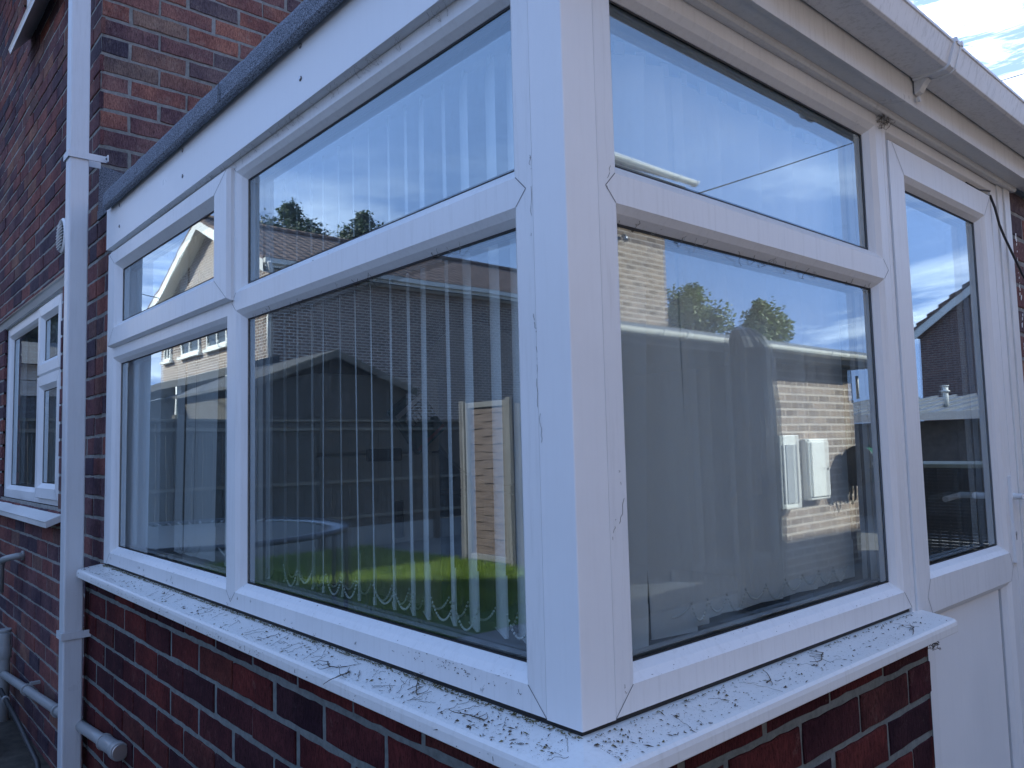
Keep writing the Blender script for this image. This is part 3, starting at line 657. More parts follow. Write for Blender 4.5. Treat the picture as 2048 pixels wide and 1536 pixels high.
# the sill: one moulding mitred round the corner
mb = MB()
prof = [(.06, -.0085), (.004, -.0100), (-.066, -.0197), (-.0725, -.0215), (-.0765, -.026), (-.078, -.033), (-.078, -.048), (-.0735, -.050), (-.0735, -.038), (-.06, -.031), (.06, -.031)]
def sill_ring(kind, a=None):
    out = []
    for p, q in prof:      # p = outward is negative
        if kind == 'l': out.append((a, p, q))
        elif kind == 'c': out.append((-p, p, q))
        else: out.append((-p, a, q))
    return out
def sweep(mb, rings, m, caps=True):
    k = len(mb.v); n_ = len(rings[0]); mi = mb.mi(m)
    for r_ in rings: mb.v += [tuple(x) for x in r_]
    for i in range(len(rings)-1):
        for j in range(n_):
            q = (j+1) % n_; mb.f.append([k+i*n_+j, k+i*n_+q, k+(i+1)*n_+q, k+(i+1)*n_+j]); mb.m.append(mi)
    if caps:
        mb.f.append([k+j for j in range(n_)]); mb.m.append(mi); e = k+(len(rings)-1)*n_; mb.f.append([e+j for j in reversed(range(n_))]); mb.m.append(mi)
rings = [sill_ring('l', -2.405-.045+.02)]+[sill_ring('l', -2.43+i*.3) for i in range(1, 8)]+[sill_ring('c')]+[sill_ring('r', .2*i) for i in range(1, 6)]+[sill_ring('r', 1.112)]
MT['sillp'] = upvc('weathered_sill_plastic', 1.0, base=(.76, .76, .74), dirtcol=(.22, .2, .12))
sweep(mb, rings, 'sillp')
mb.build('window_sill', cons, bevel=.0012)

# door (faces +X)
mb = MB()
member(mb, RP, 'h', 1.09, 1.81, 1.107, 1.134, True, False, ch=.014); 
mb.box((-.06, 1.0705, GZ), (.0, 1.0895, zh), 'pvc')
mb.box((-.06, 1.81, GZ), (-.001, 1.862, zh), 'pvc'); mb.box((-.06, 1.8625, GZ), (.004, 1.905, zh), 'pvc_dirty'); mb.box((-.06, 1.9055, GZ), (.009, 1.956, zh), 'pvc_dirty')
mb.box((-.05, 1.807, GZ), (-.012, 1.81, zh), 'seal')
mb.build('door_frame', cons, bevel=.0015)
door = mb = MB()
dn = -.004
def DRP(u, n_, z): return (-n_-dn, u, z)
o_ = [(1.0915, GZ+.03), (1.788, GZ+.03), (1.788, 1.084), (1.0915, 1.084)]
# stiles, top rail, mid rail built as members on the door's own plane
member(mb, DRP, 'v', GZ+.03, 1.084, 1.0915, 1.171, False, True)
member(mb, DRP, 'v', GZ+.03, 1.084, 1.730, 1.788, True, False)
member(mb, DRP, 'h', 1.171, 1.730, 1.017, 1.084, True, False)
member(mb, DRP, 'h', 1.171, 1.730, -.027, .050, True, True)
member(mb, DRP, 'h', 1.171, 1.730, GZ+.03, GZ+.13, False, True)
seam(mb, DRP, [(1.171, 1.017), (1.112, 1.083)]); seam(mb, DRP, [(1.730, 1.017), (1.787, 1.083)]); seam(mb, DRP, [(1.171, .05), (1.15, .011), (1.171, -.027)]); seam(mb, DRP, [(1.73, .05), (1.752, .011), (1.73, -.027)])
dr = mb.build('door', cons)
pane(DRP, 1.171+CH, 1.730-CH, .05+CH, 1.017-CH, dr)
mb = MB(); mb.box((-.028, 1.19, GZ+.14), (-.018+dn*0, 1.69, -.047), 'pvc_clean'); mb.build('door_panel', dr, bevel=.002)
mb = MB(); mb.box((-.03, 1.69, GZ+.14), (-.024, 1.712, -.047), 'seal'); mb.build('panel_gasket', dr)
mb = MB()
mb.box((.004, 1.757, .02), (.013, 1.783, .262), 'pvc_clean'); mb.tube([(.010, 1.770, .205), (.034, 1.770, .205), (.042, 1.764, .205)], .0085, 'pvc_clean', 12)
mb.tube([(.042, 1.772, .205), (.046, 1.80, .202), (.048, 1.87, .196)], .0105, 'pvc_clean', 12, taper=.0085)
mb.tube([(.0125, 1.770, .10), (.0135, 1.770, .10)], .007, 'metal', 14); mb.box((.0125, 1.7685, .083), (.0137, 1.7715, .1), 'seal')
mb.build('door_handle', dr, bevel=.0015)
mb = MB(); mb.tube([(-.075, 1.77, .205), (-.12, 1.77, .205), (-.125, 1.74, .204), (-.125, 1.65, .2)], .0085, 'pvc_clean', 12); mb.box((-.078, 1.757, .05), (-.068, 1.783, .26), 'pvc_clean'); mb.build('inner_handle', dr)

# fascia on the left face, felt roof, soffit and fascia on the right face
FY = -.0235
mb = MB(); mb.prism([(FY, 1.1335), (FY, 1.287), (.02, 1.287), (.02, 1.1350), (-.012, 1.1350), (-.012, 1.1335)], -2.325, .052, 'pvc_clean', lambda t_, p, q: (t_, p, q))
fas = mb.build('fascia', cons, bevel=.0012)
for px_, zz_ in ((-2.16, 1.262), (-2.158, 1.186), (-1.517, 1.262), (-1.515, 1.185), (-.769, 1.266), (-.769, 1.192), (-.10, 1.266), (-.10, 1.192)):
    mb = MB(); mb.tube([(px_, FY-.0035, zz_), (px_, FY, zz_)], .0042, 'metal', 8); mb.tube([(px_, FY-.0008, zz_-.001), (px_, FY-.0003, zz_-.001)], .0062, 'seam', 8); mb.build('screw', fas)
mb = MB()
prof_f = [(-.0245, 1.280), (-.034, 1.268), (-.046, 1.268), (-.0515, 1.276), (-.051, 1.300), (-.049, 1.322), (-.044, 1.334), (-.030, 1.341), (.02, 1.343), (.02, 1.288), (-.0245, 1.288)]
FN = 60; rf_ = random.Random(4)
rings = []
for i in range(FN+1):
    x = -2.27+2.34*i/FN; a, b_ = rf_.uniform(-.0012, .0012), rf_.uniform(-.0016, .0016)
    rings.append([(x, p+(a if p < -.03 else 0), q+(b_ if q > 1.30 else 0)) for p, q in prof_f])
sweep(mb, rings, 'felt')
mb.box((-2.545, .02, 1.29), (.065, 4.6, 1.334), 'felt')
mb.box((-2.545, -.004, 1.302), (-2.26, .02, 1.336), 'felt')
mb.face([(HX+.012, -.002, 1.30), (HX+.012, .16, 1.30), (HX+.012, .15, 1.42), (HX+.012, .115, 1.50), (HX+.012, .06, 1.512), (HX+.012, .0, 1.525)], 'felt')
mb.face([(-1.165, -.0555, 1.272), (-1.159, -.0555, 1.272), (-1.155, -.0555, 1.318), (-1.161, -.0555, 1.318)], 'seal')
mb.build('felt_roof', cons)
mb = MB()
mb.prism([(0.0005, 1.134), (.010, 1.1315), (.017, 1.1325), (.0205, 1.137), (.0215, 1.1425), (.0215, 1.15), (.0005, 1.15)], -.022, 1.985, 'pvc_dirty', lambda t_, p, q: (p, t_, q))
mb.box((.022, -.022, 1.1445), (.0575, 4.6, 1.149), 'pvc_dirty'); mb.build('soffit', cons)
mb = MB(); mb.box((.058, -.022, 1.1415), (.068, 4.6, 1.288), 'pvc_fascia'); mb.build('fascia', cons, bevel=.001)
# gutter: square-line channel
gz = 1.2045; GO = .0045
def gprof(o=0.):
    return [(.0675, gz+.055), (.0675-o*0, gz-o), (.136+o*.3, gz-o), (.1425+o, gz+.004-o*.5), (.1570+o, gz+.048), (.160+o, gz+.0485), (.160+o, gz+.056+o*.6), (.152-o, gz+.056+o*.6), (.152, gz+.050), (.137, gz+.004), (.072, gz+.003), (.072, gz+.055)]
mb = MB(); mb.prism(gprof(), -.08, 4.6, 'pvc_gut', lambda t_, p, q: (p+GO, t_, q))
mb.box((.068+GO, -.084, gz), (.165+GO, -.0805, gz+.056), 'pvc_dirty')
gut = mb.build('gutter', cons, bevel=.0012)
for yy in (1.098, 3.1):
    mb = MB(); mb.prism(gprof(.0035), yy-.017, yy+.017, 'pvc', lambda t_, p, q: (p+GO, t_, q))
    mb.prism(gprof(.006), yy-.020, yy-.012, 'pvc', lambda t_, p, q: (p+GO, t_, q)); mb.prism(gprof(.006), yy+.012, yy+.020, 'pvc', lambda t_, p, q: (p+GO, t_, q))
    mb.prism([(.0672, gz), (.098, gz-.0065), (.088, gz-.017), (.078, gz-.031), (.0672, gz-.036)], yy-.012, yy+.012, 'pvc_dirty', lambda t_, p, q: (p+GO, t_, q))
    mb.tube([(.069+GO, yy, gz-.045), (.0755+GO, yy, gz-.045)], .007, 'pvc_dirty', 10)
    mb.build('gutter_joint', gut, bevel=.001)

# interior shell of the conservatory
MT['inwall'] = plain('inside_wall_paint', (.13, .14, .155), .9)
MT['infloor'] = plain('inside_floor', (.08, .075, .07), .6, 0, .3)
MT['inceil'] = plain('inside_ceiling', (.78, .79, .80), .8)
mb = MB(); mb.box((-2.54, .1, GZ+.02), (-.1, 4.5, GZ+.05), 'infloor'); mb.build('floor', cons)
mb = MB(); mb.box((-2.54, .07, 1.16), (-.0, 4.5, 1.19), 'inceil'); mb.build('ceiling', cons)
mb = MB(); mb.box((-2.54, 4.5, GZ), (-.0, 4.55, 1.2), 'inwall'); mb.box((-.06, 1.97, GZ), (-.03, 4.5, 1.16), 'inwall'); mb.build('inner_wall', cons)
MT['insill'] = plain('dark_inner_sill', (.06, .055, .05), .45)
mb = MB(); mb.box((-2.5, .07, .0), (-.07, .28, .022), 'insill'); mb.box((-.28, .28, .0), (-.07, 1.07, .022), 'insill'); mb.build('inner_sill', cons, bevel=.004)
# inside lining beside the frame (jamb seen through the glass)
mb = MB(); mb.box((-2.39, .069, .0), (-2.25, .105, 1.15), 'pvc'); mb.build('inner_jamb', cons)

# ================================================================== THINGS INSIDE
def blind(name, loc, label): return thing(name, loc, label, 'blind', None)
def slat_mesh(ztop, zbot, wd=.089):
    mb = MB(); nz_ = 14; nw = 6; pts = []
    for i in range(nz_+1):
        z = ztop+(zbot-ztop)*i/nz_
        pts.append([((j/nw-.5)*wd, .0022*math.cos(math.pi*(j/nw-.5)), z) for j in range(nw+1)])
    for i in range(nz_):
        for j in range(nw): mb.face([pts[i][j], pts[i][j+1], pts[i+1][j+1], pts[i+1][j]], 'slat', smooth=True)
    # weight pocket: second layer of cloth at the hem
    h = zbot+.105
    mb.face([(-wd/2, -.003, zbot), (wd/2, -.003, zbot), (wd/2, -.0028, h-.02), (-wd/2, -.0028, h)], 'slat')
    mb.face([(-wd/2, .004, zbot-.001), (wd/2, .004, zbot-.001), (wd/2, -.003, zbot-.001), (-wd/2, -.003, zbot-.001)], 'slat')
    # top hanger
    mb.box((-.010, -.002, ztop-.004), (.010, .003, ztop+.02), 'bead')
    return mb
def slat_obj(parent, x, y, ang, ztop=1.085, zbot=.058, lean=(0, 0), wd=.089):
    """ang = direction of the slat's width in the floor plane"""
    o = slat_mesh(0, zbot-ztop, wd).build('slat', None, fixn=False)
    o.matrix_world = Matrix.Translation((x, y, ztop)) @ Matrix.Rotation(lean[0], 4, 'X') @ Matrix.Rotation(lean[1], 4, 'Y') @ Matrix.Rotation(ang, 4, 'Z')
    bpy.context.view_layer.update()
    o.parent = parent; o.matrix_parent_inverse = parent.matrix_world.inverted()
    return o
def beads(mb, a, b_, sag, r_=.0027, step=.0068):
    a = Vector(a); b_ = Vector(b_); ln = (b_-a).length+sag*1.2; n_ = max(4, int(ln/step))
    for i in range(n_+1):
        t_ = i/n_; p = a.lerp(b_, t_); p.z -= sag*4*t_*(1-t_)
        ph = [(1, 0, 0), (-1, 0, 0), (0, 1, 0), (0, -1, 0), (0, 0, 1), (0, 0, -1)]
        k = len(mb.v); mb.v += [tuple(p+Vector(q)*r_*1.15) for q in ph]; mi = mb.mi('bead')
        for q in ((0, 2, 4), (2, 1, 4), (1, 3, 4), (3, 0, 4), (2, 0, 5), (1, 2, 5), (3, 1, 5), (0, 3, 5)):
            mb.f.append([k+i_ for i_ in q]); mb.m.append(mi); mb.smooth.add(len(mb.f)-1)
bl = blind('vertical_blind', (-1.2, .125, 1.11), 'white vertical blind with slats nearly edge-on behind the left-hand windows')
mb = MB(); mb.box((-2.24, .105, 1.108), (-.10, .148, 1.138), 'pvc_clean'); mb.build('headrail', bl, bevel=.003)
xs = [-1.33, -1.245, -1.165, -1.091, -1.013, -.948, -.872, -.805, -.735, -.654, -.588, -.53, -.454, -.389, -.309, -.248, -.175]
A0 = math.atan2(math.sin(R(153)), math.cos(R(153)))
rb = random.Random(12); tips = []
for i, x in enumerate(xs):
    a = R(151)+R(rb.uniform(-1.6, 1.6)) + (R(rb.uniform(-3, 4)) if i > 10 else 0)
    cx = x-.03*math.cos(a)*-1*0; o = slat_obj(bl, x-.0, .125, a, lean=(rb.uniform(-.004, .004), rb.uniform(-.006, .006)))
    tips.append((x-math.cos(a)*.0445, .125-math.sin(a)*.0445, x+math.cos(a)*.0445, .125+math.sin(a)*.0445))
def swag(parent, *a, **k): m_ = MB(); beads(m_, *a, **k); m_.build('bead_chain', parent, fixn=False)
for i in range(2, len(tips)-1):
    p, q = tips[i], tips[i+1]
    swag(bl, (p[2]+.002, p[3]-.004, .093), (q[2]+.002, q[3]-.004, .093), rb.uniform(.026, .04))
    if i % 3 != 1: swag(bl, (p[0], p[1], .098), (q[0], q[1], .098), rb.uniform(.03, .05))
for i, x in enumerate((-1.715, -1.805, -1.90, -2.0)):
    slat_obj(bl, x+.048, .13, R(183-i*2), zbot=.055, lean=(0, .048-.003*i))
for x in (-1.52, -1.575): slat_obj(bl, x, .13, R(161), zbot=.055)
for x in (-2.10, -2.13, -2.155, -2.18, -2.205): slat_obj(bl, x, .13, R(104), zbot=.06, lean=(0, .01))
for a_, b_, s_ in (((-1.60, .12, .10), (-1.34, .1, .09), .02), ((-1.70, .1, .10), (-1.80, .1, .1), .03), ((-1.80, .1, .10), (-1.9, .1, .1), .03)): swag(bl, a_, b_, s_)
br = blind('vertical_blind', (-.125, .6, 1.11), 'white vertical blind hanging nearly closed and askew, right of the corner post')
mb = MB(); mb.box((-.148, .09, 1.108), (-.105, 1.06, 1.138), 'pvc_clean'); mb.build('headrail', br, bevel=.003)
for i, (y, a, zb, ln) in enumerate(((.276, 62, .030, (-.050, .0)), (.338, 72, .036, (.046, .012)), (.408, 80, .046, (.018, .006)), (.468, 92, .056, (0, 0)), (.532, 81, .057, (0, 0)), (.606, 94, .056, (0, 0)), (.680, 80, .056, (0, 0)), (.750, 93, .056, (0, 0)), (.820, 79, .056, (.004, 0)), (.886, 90, .056, (0, 0)), (.950, 86, .058, (0, 0)), (1.01, 86, .058, (0, 0)))):
    slat_obj(br, -.125+(.012 if i % 2 else 0)*0, y, R(a), zbot=zb, lean=ln, wd=.089 if i > 1 else .098)
ys = [.40, .45, .512, .576, .65, .724, .794, .864, .93, .994]
for p, q in zip(ys, ys[1:]): swag(br, (-.108, p, .094), (-.108, q, .094), rb.uniform(.02, .034))
swag(br, (-.09, .32, .085), (-.108, .40, .094), .006)
# fridge freezer against the inner house wall
MT['fridge'] = plain('beige_white_enamel', (.50, .50, .46), .35, 0, .04)
fr = thing('fridge_freezer', (-2.3, .95, GZ+.05), 'tall off-white fridge freezer standing dimly inside behind the blind slats', 'fridge')
mb = MB(); mb.box((-2.50, .66, GZ+.06), (-2.06, 1.235, .69), 'fridge'); mb.build('cabinet', fr, bevel=.012)
mb = MB(); mb.box((-2.055, .665, .37), (-2.0, 1.23, .685), 'fridge'); mb.build('freezer_door', fr, bevel=.01)
mb = MB(); mb.box((-2.055, .665, GZ+.10), (-2.0, 1.23, .36), 'fridge'); mb.build('fridge_door', fr, bevel=.01)
mb = MB(); mb.box((-1.998, .86, .335), (-1.975, 1.02, .385), 'black'); mb.build('handle', fr, bevel=.005)
mb = MB(); mb.box((-1.998, .99, .02), (-1.985, 1.03, .17), 'black'); mb.build('handle', fr, bevel=.005)
MT['bag_g'] = plain('dark_green_sack', (.03, .075, .06), .4, 0, .2); MT['bag_r'] = plain('faded_red_print', (.26, .05, .035), .5)
mb = MB(); T = Matrix.Translation((-1.97, 1.09, .50)) @ Matrix.Rotation(R(38), 4, 'X')
mb.box((-.02, -.085, -.11), (.02, .085, .11), 'bag_g', T); mb.box((.0205, -.085, -.10), (.022, .085, -.085), 'bag_r', T); mb.box((.0205, -.085, .065), (.022, .085, .085), 'pvc_dirty', T)
for k in range(6): mb.box((.0205, -.06+k*.02, .0), (.0215, -.048+k*.02, .04), 'fridge', T)
o = mb.build('hanging_sack', bevel=.012); tag(o, 'dark green sack with a red stripe hanging askew on the dim fridge', 'bag')
MT['tabletop'] = plain('grey_laminate', (.36, .39, .40), .5, 0, .05)
mb = MB(); T = Matrix.Translation((-2.28, 1.75, .60)) @ Matrix.Rotation(R(-12), 4, 'Y'); sg = 48
ring_ = lambda x_, r_: [tuple(T @ Vector((x_, math.cos(2*math.pi*k/sg)*r_, math.sin(2*math.pi*k/sg)*r_))) for k in range(sg)]
a, b_ = ring_(.0, .42), ring_(.025, .42)
mb.face(a, 'tabletop'); mb.face(b_, 'tabletop')
for k in range(sg): mb.face([a[k], a[(k+1) % sg], b_[(k+1) % sg], b_[k]], 'tabletop')
o = mb.build('round_table_top', bevel=.004); tag(o, 'large round grey table top leaning dimly inside behind the blind slats', 'table top')
# stand that carries it
mb = MB(); mb.box((-2.46, 1.4, GZ+.05), (-2.0, 2.15, .17), 'insill'); o = mb.build('low_cupboard', bevel=.01); tag(o, 'low dark cupboard inside the conservatory under the round table top', 'cupboard')
MT['paper'] = plain('pale_cardboard', (.55, .56, .55), .7, 0, .08)
mb = MB(); T = Matrix.Translation((-.20, .93, .05)) @ Matrix.Rotation(R(14), 4, 'Z')
mb.box((-.06, -.09, -.027), (.06, .09, .012), 'insill', T); mb.box((-.062, -.092, .012), (.062, .092, .02), 'paper', T)
o = mb.build('cardboard_box', bevel=.002); tag(o, 'small dark box with a pale lid on the inner sill behind the right-hand window', 'box')
MT['tan'] = wood('tan_bentwood', (.28, .22, .12), (.40, .33, .20), (8, 8, 8), .5)
mb = MB(); cpts = [(-.45, 1.05+.17*math.sin(R(a)), -.1+.62*(1-math.cos(R(a)))*.5*1.2) for a in range(0, 175, 12)]
for i in range(len(cpts)-1):
    (x0, y0, z0), (x1, y1, z1) = cpts[i], cpts[i+1]
    mb.prism([(0, 0), (.06, 0), (.06, .03), (0, .03)], 0, 1, 'tan', lambda t_, p, q: (-.47+p, (y0 if t_ == 0 else y1)+q, (z0 if t_ == 0 else z1)))
ch = thing('bentwood_chair', (-.45, 1.2, GZ+.05), 'tan curved-back chair just inside the window at the right end of the blind', 'chair')
mb.build('chair_back', ch, fixn=True)
mb = MB(); mb.box((-.75, .98, -.5), (-.35, 1.38, -.46), 'tan'); mb.build('seat', ch, bevel=.01)
for sx_, sy_ in ((-.73, 1.0), (-.73, 1.36), (-.38, 1.0), (-.38, 1.36)):
    mb = MB(); mb.tube([(sx_, sy_, GZ+.05), (sx_, sy_, -.5)], .016, 'tan'); mb.build('leg', ch)
mb = MB(); mb.tube([(-.44, 1.05, -.5), (-.44, 1.05, -.05)], .014, 'tan'); mb.tube([(-.44, 1.08, -.5), (-.44, 1.08, .1)], .012, 'tan'); mb.build('back_post', ch)

# ================================================================== THE GARDEN (seen mirrored in the left-hand glass)
MT['fence'] = wood('dark_fence_wood', (.035, .028, .022), (.085, .068, .052), (5, 40, 2.5)); MT['fence_w'] = wood('weathered_grey_wood', (.11, .105, .105), (.25, .24, .24), (40, 6, 3))
def fence(p0, p1, ztop, label, post_mat='fence'):
    a = Vector(p0); b_ = Vector(p1); ln = (b_-a).length; d = (b_-a).normalized(); ang = math.atan2(d.y, d.x)
    t_ = thing('garden_fence', (a.x, a.y, GZ), label, 'fence'); n_ = max(1, round(ln/1.86)); w_ = ln/n_
    for i in range(n_+1):
        T = Matrix.Translation((*(a+d*w_*i), 0)) @ Matrix.Rotation(ang, 4, 'Z')
        mb = MB(); mb.box((-.05, -.05, GZ), (.05, .05, ztop+.05), post_mat, T); mb.build('post', t_, bevel=.006)
    for i in range(n_):
        T = Matrix.Translation((*(a+d*w_*i), 0)) @ Matrix.Rotation(ang, 4, 'Z'); mb = MB(); rnd = random.Random(i)
        x0, x1 = .052, w_-.052
        mb.box((x0, -.02, GZ), (x1, .02, GZ+.28), 'slab', T)
        x = x0
        while x < x1-.02:
            xe = min(x1, x+.118); o_ = rnd.uniform(-.004, .004); mb.box((x+.002, -.006+o_, GZ+.285), (xe-.002, .012+o_, ztop-.03), 'fence', T); x += .12
        for z in (GZ+.42, -.04, ztop-.13): mb.box((x0, .0135, z-.02), (x1, .045, z+.02), 'fence_rail', T); mb.box((x0, -.045, z-.02), (x1, -.0115, z+.02), 'fence_rail', T)
        mb.box((x0, -.045, ztop-.029), (x1, .045, ztop), 'fence_rail', T)
        mb.build('fence_panel', t_)
    return t_
MT['fence_rail'] = wood('fence_rail_wood', (.10, .085, .06), (.24, .20, .15), (5, 5, 5))
fence((-8.83, 1.4), (-8.83, -7.9), .80, 'long dark boarded garden fence with pale rails behind the trampoline, mirrored in the left windows')
fence((-5.62, -4.92), (3.7, -4.92), .80, 'boarded garden fence running along the far side of the lawn right of the gate')
# gate: woven panel in a pale frame
gt = thing('garden_gate', (-6.2, -4.9, GZ), 'weathered pale wooden gate with a woven panel in full sun, mirrored beside the corner post', 'gate')
mb = MB()
for x in (-6.66, -5.84): mb.box((x, -4.94, GZ), (x+.095, -4.86, .93), 'fence_w')
mb.box((-6.56, -4.925, .84), (-5.85, -4.875, .905), 'fence_w'); mb.box((-6.56, -4.925, GZ+.03), (-5.85, -4.875, GZ+.10), 'fence_w'); mb.box((-6.56, -4.925, GZ+.10), (-6.50, -4.875, .84), 'fence_w'); mb.box((-5.91, -4.925, GZ+.10), (-5.85, -4.875, .84), 'fence_w')
mb.build('gate_frame', gt, bevel=.006)
MT['woven'] = wood('brown_woven_slat', (.08, .05, .042), (.17, .12, .10), (6, 6, 30))
mb = MB(); z = GZ+.10; k = 0
while z < .83:
    n_ = 12; pts = []
    for i in range(n_+1):
        x = -6.495+.58*i/n_; pts.append((x, -4.90+.003*math.sin(math.pi*2*i/n_*1.5+(math.pi if k % 2 else 0))))
    for (xa, ya), (xb, yb_) in zip(pts, pts[1:]):
        zz = .006*math.sin(xa*11+k*2.1); mb.face([(xa, ya+.004, z+zz), (xb, yb_+.004, z+zz), (xb, yb_-.004, z+.098+zz), (xa, ya-.004, z+.098+zz)], 'woven')
    z += .09; k += 1
mb.build('woven_panel', gt, fixn=False)
# trampoline
MT['mat'] = plain('trampoline_mat', (.12, .115, .10), .4, 0, .15, 8); MT['darkpole'] = plain('dark_steel_tube', (.04, .04, .045), .6); MT['pad'] = plain('trampoline_pad', (.35, .31, .26), .5)
tr = thing('trampoline', (-5.55, -1.42, GZ), 'round trampoline with a pale mat on the lawn, mirrored low in the left windows', 'trampoline')
tc_ = Vector((-5.55, -1.42, -.24)); RR = 1.12
def circ(r_, z, n_=64): return [(tc_.x+math.cos(2*math.pi*k/n_)*r_, tc_.y+math.sin(2*math.pi*k/n_)*r_, z) for k in range(n_)]
mb = MB(); c0 = circ(RR, tc_.z); mb.tube(c0+[c0[0]], .021, 'darkpole', 10, caps=False); mb.build('rim', tr)
mb = MB(); mb.face(circ(RR-.17, tc_.z-.006), 'mat'); mb.build('jump_mat', tr, fixn=False)
mb = MB()
for k in range(72):
    a = 2*math.pi*k/72; p = tc_+Vector((math.cos(a)*(RR-.17), math.sin(a)*(RR-.17), -.004)); q = tc_+Vector((math.cos(a)*(RR-.02), math.sin(a)*(RR-.02), 0)); mb.tube([p, q], .009, 'metal', 6)
mb.build('springs', tr); 
for k in range(4):
    mb = MB(); a = R(20+90*k); da = R(30); p = [tc_+Vector((math.cos(x)*RR, math.sin(x)*RR, 0)) for x in (a-da/2, a+da/2)]
    mb.tube([p[0], (p[0].x, p[0].y, GZ+.03), (p[1].x, p[1].y, GZ+.03), p[1]], .018, 'darkpole', 8); mb.build('leg', tr)

# ------------------------------------------------------------------ leaf trees
def tree(name, x, y, ztop, rad, label, mat, n_=5200, seed=1, shape='round', leaf=.16, cat='tree', group=None, low=.35, lobes=None):
    rnd = random.Random(seed); t_ = thing(name, (x, y, GZ), label, cat, group)
    H = ztop-GZ; mb = MB()
    base = Vector((x, y, GZ)); topz = GZ+H*.8
    mb.tube([base, (x+.1, y, GZ+H*.3), (x-.1, y+.1, GZ+H*.55), (x, y, topz)], rad*.09+.08, 'bark', 9, taper=.04)
    lob = []
    nl = 17 if not lobes else lobes
    for i in range(nl):
        a = rnd.uniform(0, 6.28); zz = GZ+H*rnd.uniform(low+.12, .88); rr = rad*rnd.uniform(.25, .62)*(1.1-(zz-GZ)/H*.5)
        c = Vector((x+math.cos(a)*rr, y+math.sin(a)*rr, zz)); lob.append((c, rad*rnd.uniform(.18, .42)))
        mb.tube([(x, y, GZ+H*.3+rnd.uniform(0, H*.2)), (x+math.cos(a)*rr*.5, y+math.sin(a)*rr*.5, (zz+GZ+H*.35)/2), c], rad*.03+.02, 'bark', 6, taper=.02)
    lob.append((Vector((x, y, ztop-rad*.22)), rad*.2)); lob.append((Vector((x+rad*.1, y-rad*.1, ztop-rad*.6)), rad*.36)); lob.append((Vector((x-rad*.3, y+rad*.3, ztop-rad*.75)), rad*.34)); lob.append((Vector((x+rad*.45, y-rad*.4, ztop-rad*.95)), rad*.33))
    mb.build('trunk', t_)
    mb = MB()
    for i in range(n_):
        c, r_ = rnd.choice(lob); d = Vector((rnd.gauss(0, 1), rnd.gauss(0, 1), rnd.gauss(0, 1))).normalized()
        rr = r_*(rnd.random()**.45)*(1.35 if rnd.random() < .08 else 1)*(1+.22*math.sin(d.x*7+c.x)*math.sin(d.z*6+c.y)); p = c+Vector((d.x*rr, d.y*rr, d.z*rr*1.05))
        s = leaf*rnd.uniform(.6, 1.3); a = Vector((rnd.gauss(0, 1), rnd.gauss(0, 1), rnd.gauss(0, .6))).normalized(); b2 = a.cross(d+Vector((.1, .2, .3))).normalized()
        mb.face([p-a*s*.6, p+b2*s*.35, p+a*s*.6, p-b2*s*.35], mat)
    mb.build('crown', t_, fixn=False); return t_
MT['bark'] = wood('tree_bark', (.06, .05, .035), (.15, .12, .09), (4, 4, 1))
MT['leaf_d'] = leafmat('dark_leaves', (.03, .055, .02), (.075, .11, .045)); MT['leaf_y'] = leafmat('yellow_green_leaves', (.09, .13, .035), (.20, .24, .08)); MT['leaf_c'] = leafmat('conifer_sprays', (.05, .065, .035), (.13, .14, .08))
tree('broadleaf_tree', -40, -18.6, 14.6, 3.1, 'dark bushy tree above the mirrored tiled roof, the left one of two', 'leaf_d', seed=4, leaf=.21, low=.6, n_=20000)
tree('broadleaf_tree', -40, -23.4, 14.9, 3.0, 'dark bushy tree above the mirrored tiled roof, the right one of two', 'leaf_d', seed=8, leaf=.21, low=.6, n_=20000)
tree('broadleaf_tree', -42, -15.6, 12.6, 1.3, 'small dark treetop showing at the left edge of the big upper pane', 'leaf_d', seed=18, leaf=.28, low=.6, n_=1800)
tree('broadleaf_tree', 20.9, 30, 7.9, 2.5, 'sunlit green tree mirrored beside the tall brick gable in the right pane', 'leaf_y', seed=3, leaf=.17, low=.3, n_=15000)
tree('broadleaf_tree', 17.4, 30, 6.6, 1.9, 'smaller sunlit green tree mirrored behind the black parasol cover', 'leaf_y', seed=6, leaf=.17, low=.3, n_=9000)
tree('conifer_tree', -16.5, -1.75, 9.0, 2.35, 'drab green conifer mirrored in the small house window', 'leaf_c', seed=5, leaf=.34, low=.05, n_=6000, cat='conifer')

# ------------------------------------------------------------------ neighbouring house A (mirrored on the left)
BA = lambda ax: brick_far('buff_brown_brick_'+ax, (.15, .095, .068), (.27, .18, .13), (.60, .56, .50), ax)
MT['barge'] = plain('white_painted_board', (.80, .79, .72), .5, 0, .04); MT['dimglass'] = plain('net_curtained_glass', (.10, .115, .12), .12, 0, .3, 1.5)
nA = thing('neighbour_house', (-20.6, -13, GZ), 'buff brick house with white bargeboards and a pantile roof, mirrored in the left-hand windows', 'house')
mb = MB(); x0, x1, yA, yB, ze, zr = -24.55, -16.66, -7.0, -21.5, 4.95, 6.75; xr = -20.6
mb.face([(x0, yA, GZ), (x1, yA, GZ), (x1, yA, ze), (xr, yA, zr-.1), (x0, yA, ze)], BA('x')); mb.face([(x1, yA, GZ), (x1, yB, GZ), (x1, yB, ze), (x1, yA, ze)], BA('y'))
mb.face([(x0, yA, GZ), (x0, yB, GZ), (x0, yB, ze), (x0, yA, ze)], mb.mats[1]); mb.face([(x0, yB, GZ), (x1, yB, GZ), (x1, yB, ze), (xr, yB, zr-.1), (x0, yB, ze)], mb.mats[0])
mb.build('wall', nA, fixn=False)
mb = MB(); ov = .35; sl = (zr-ze)/(x1-xr)
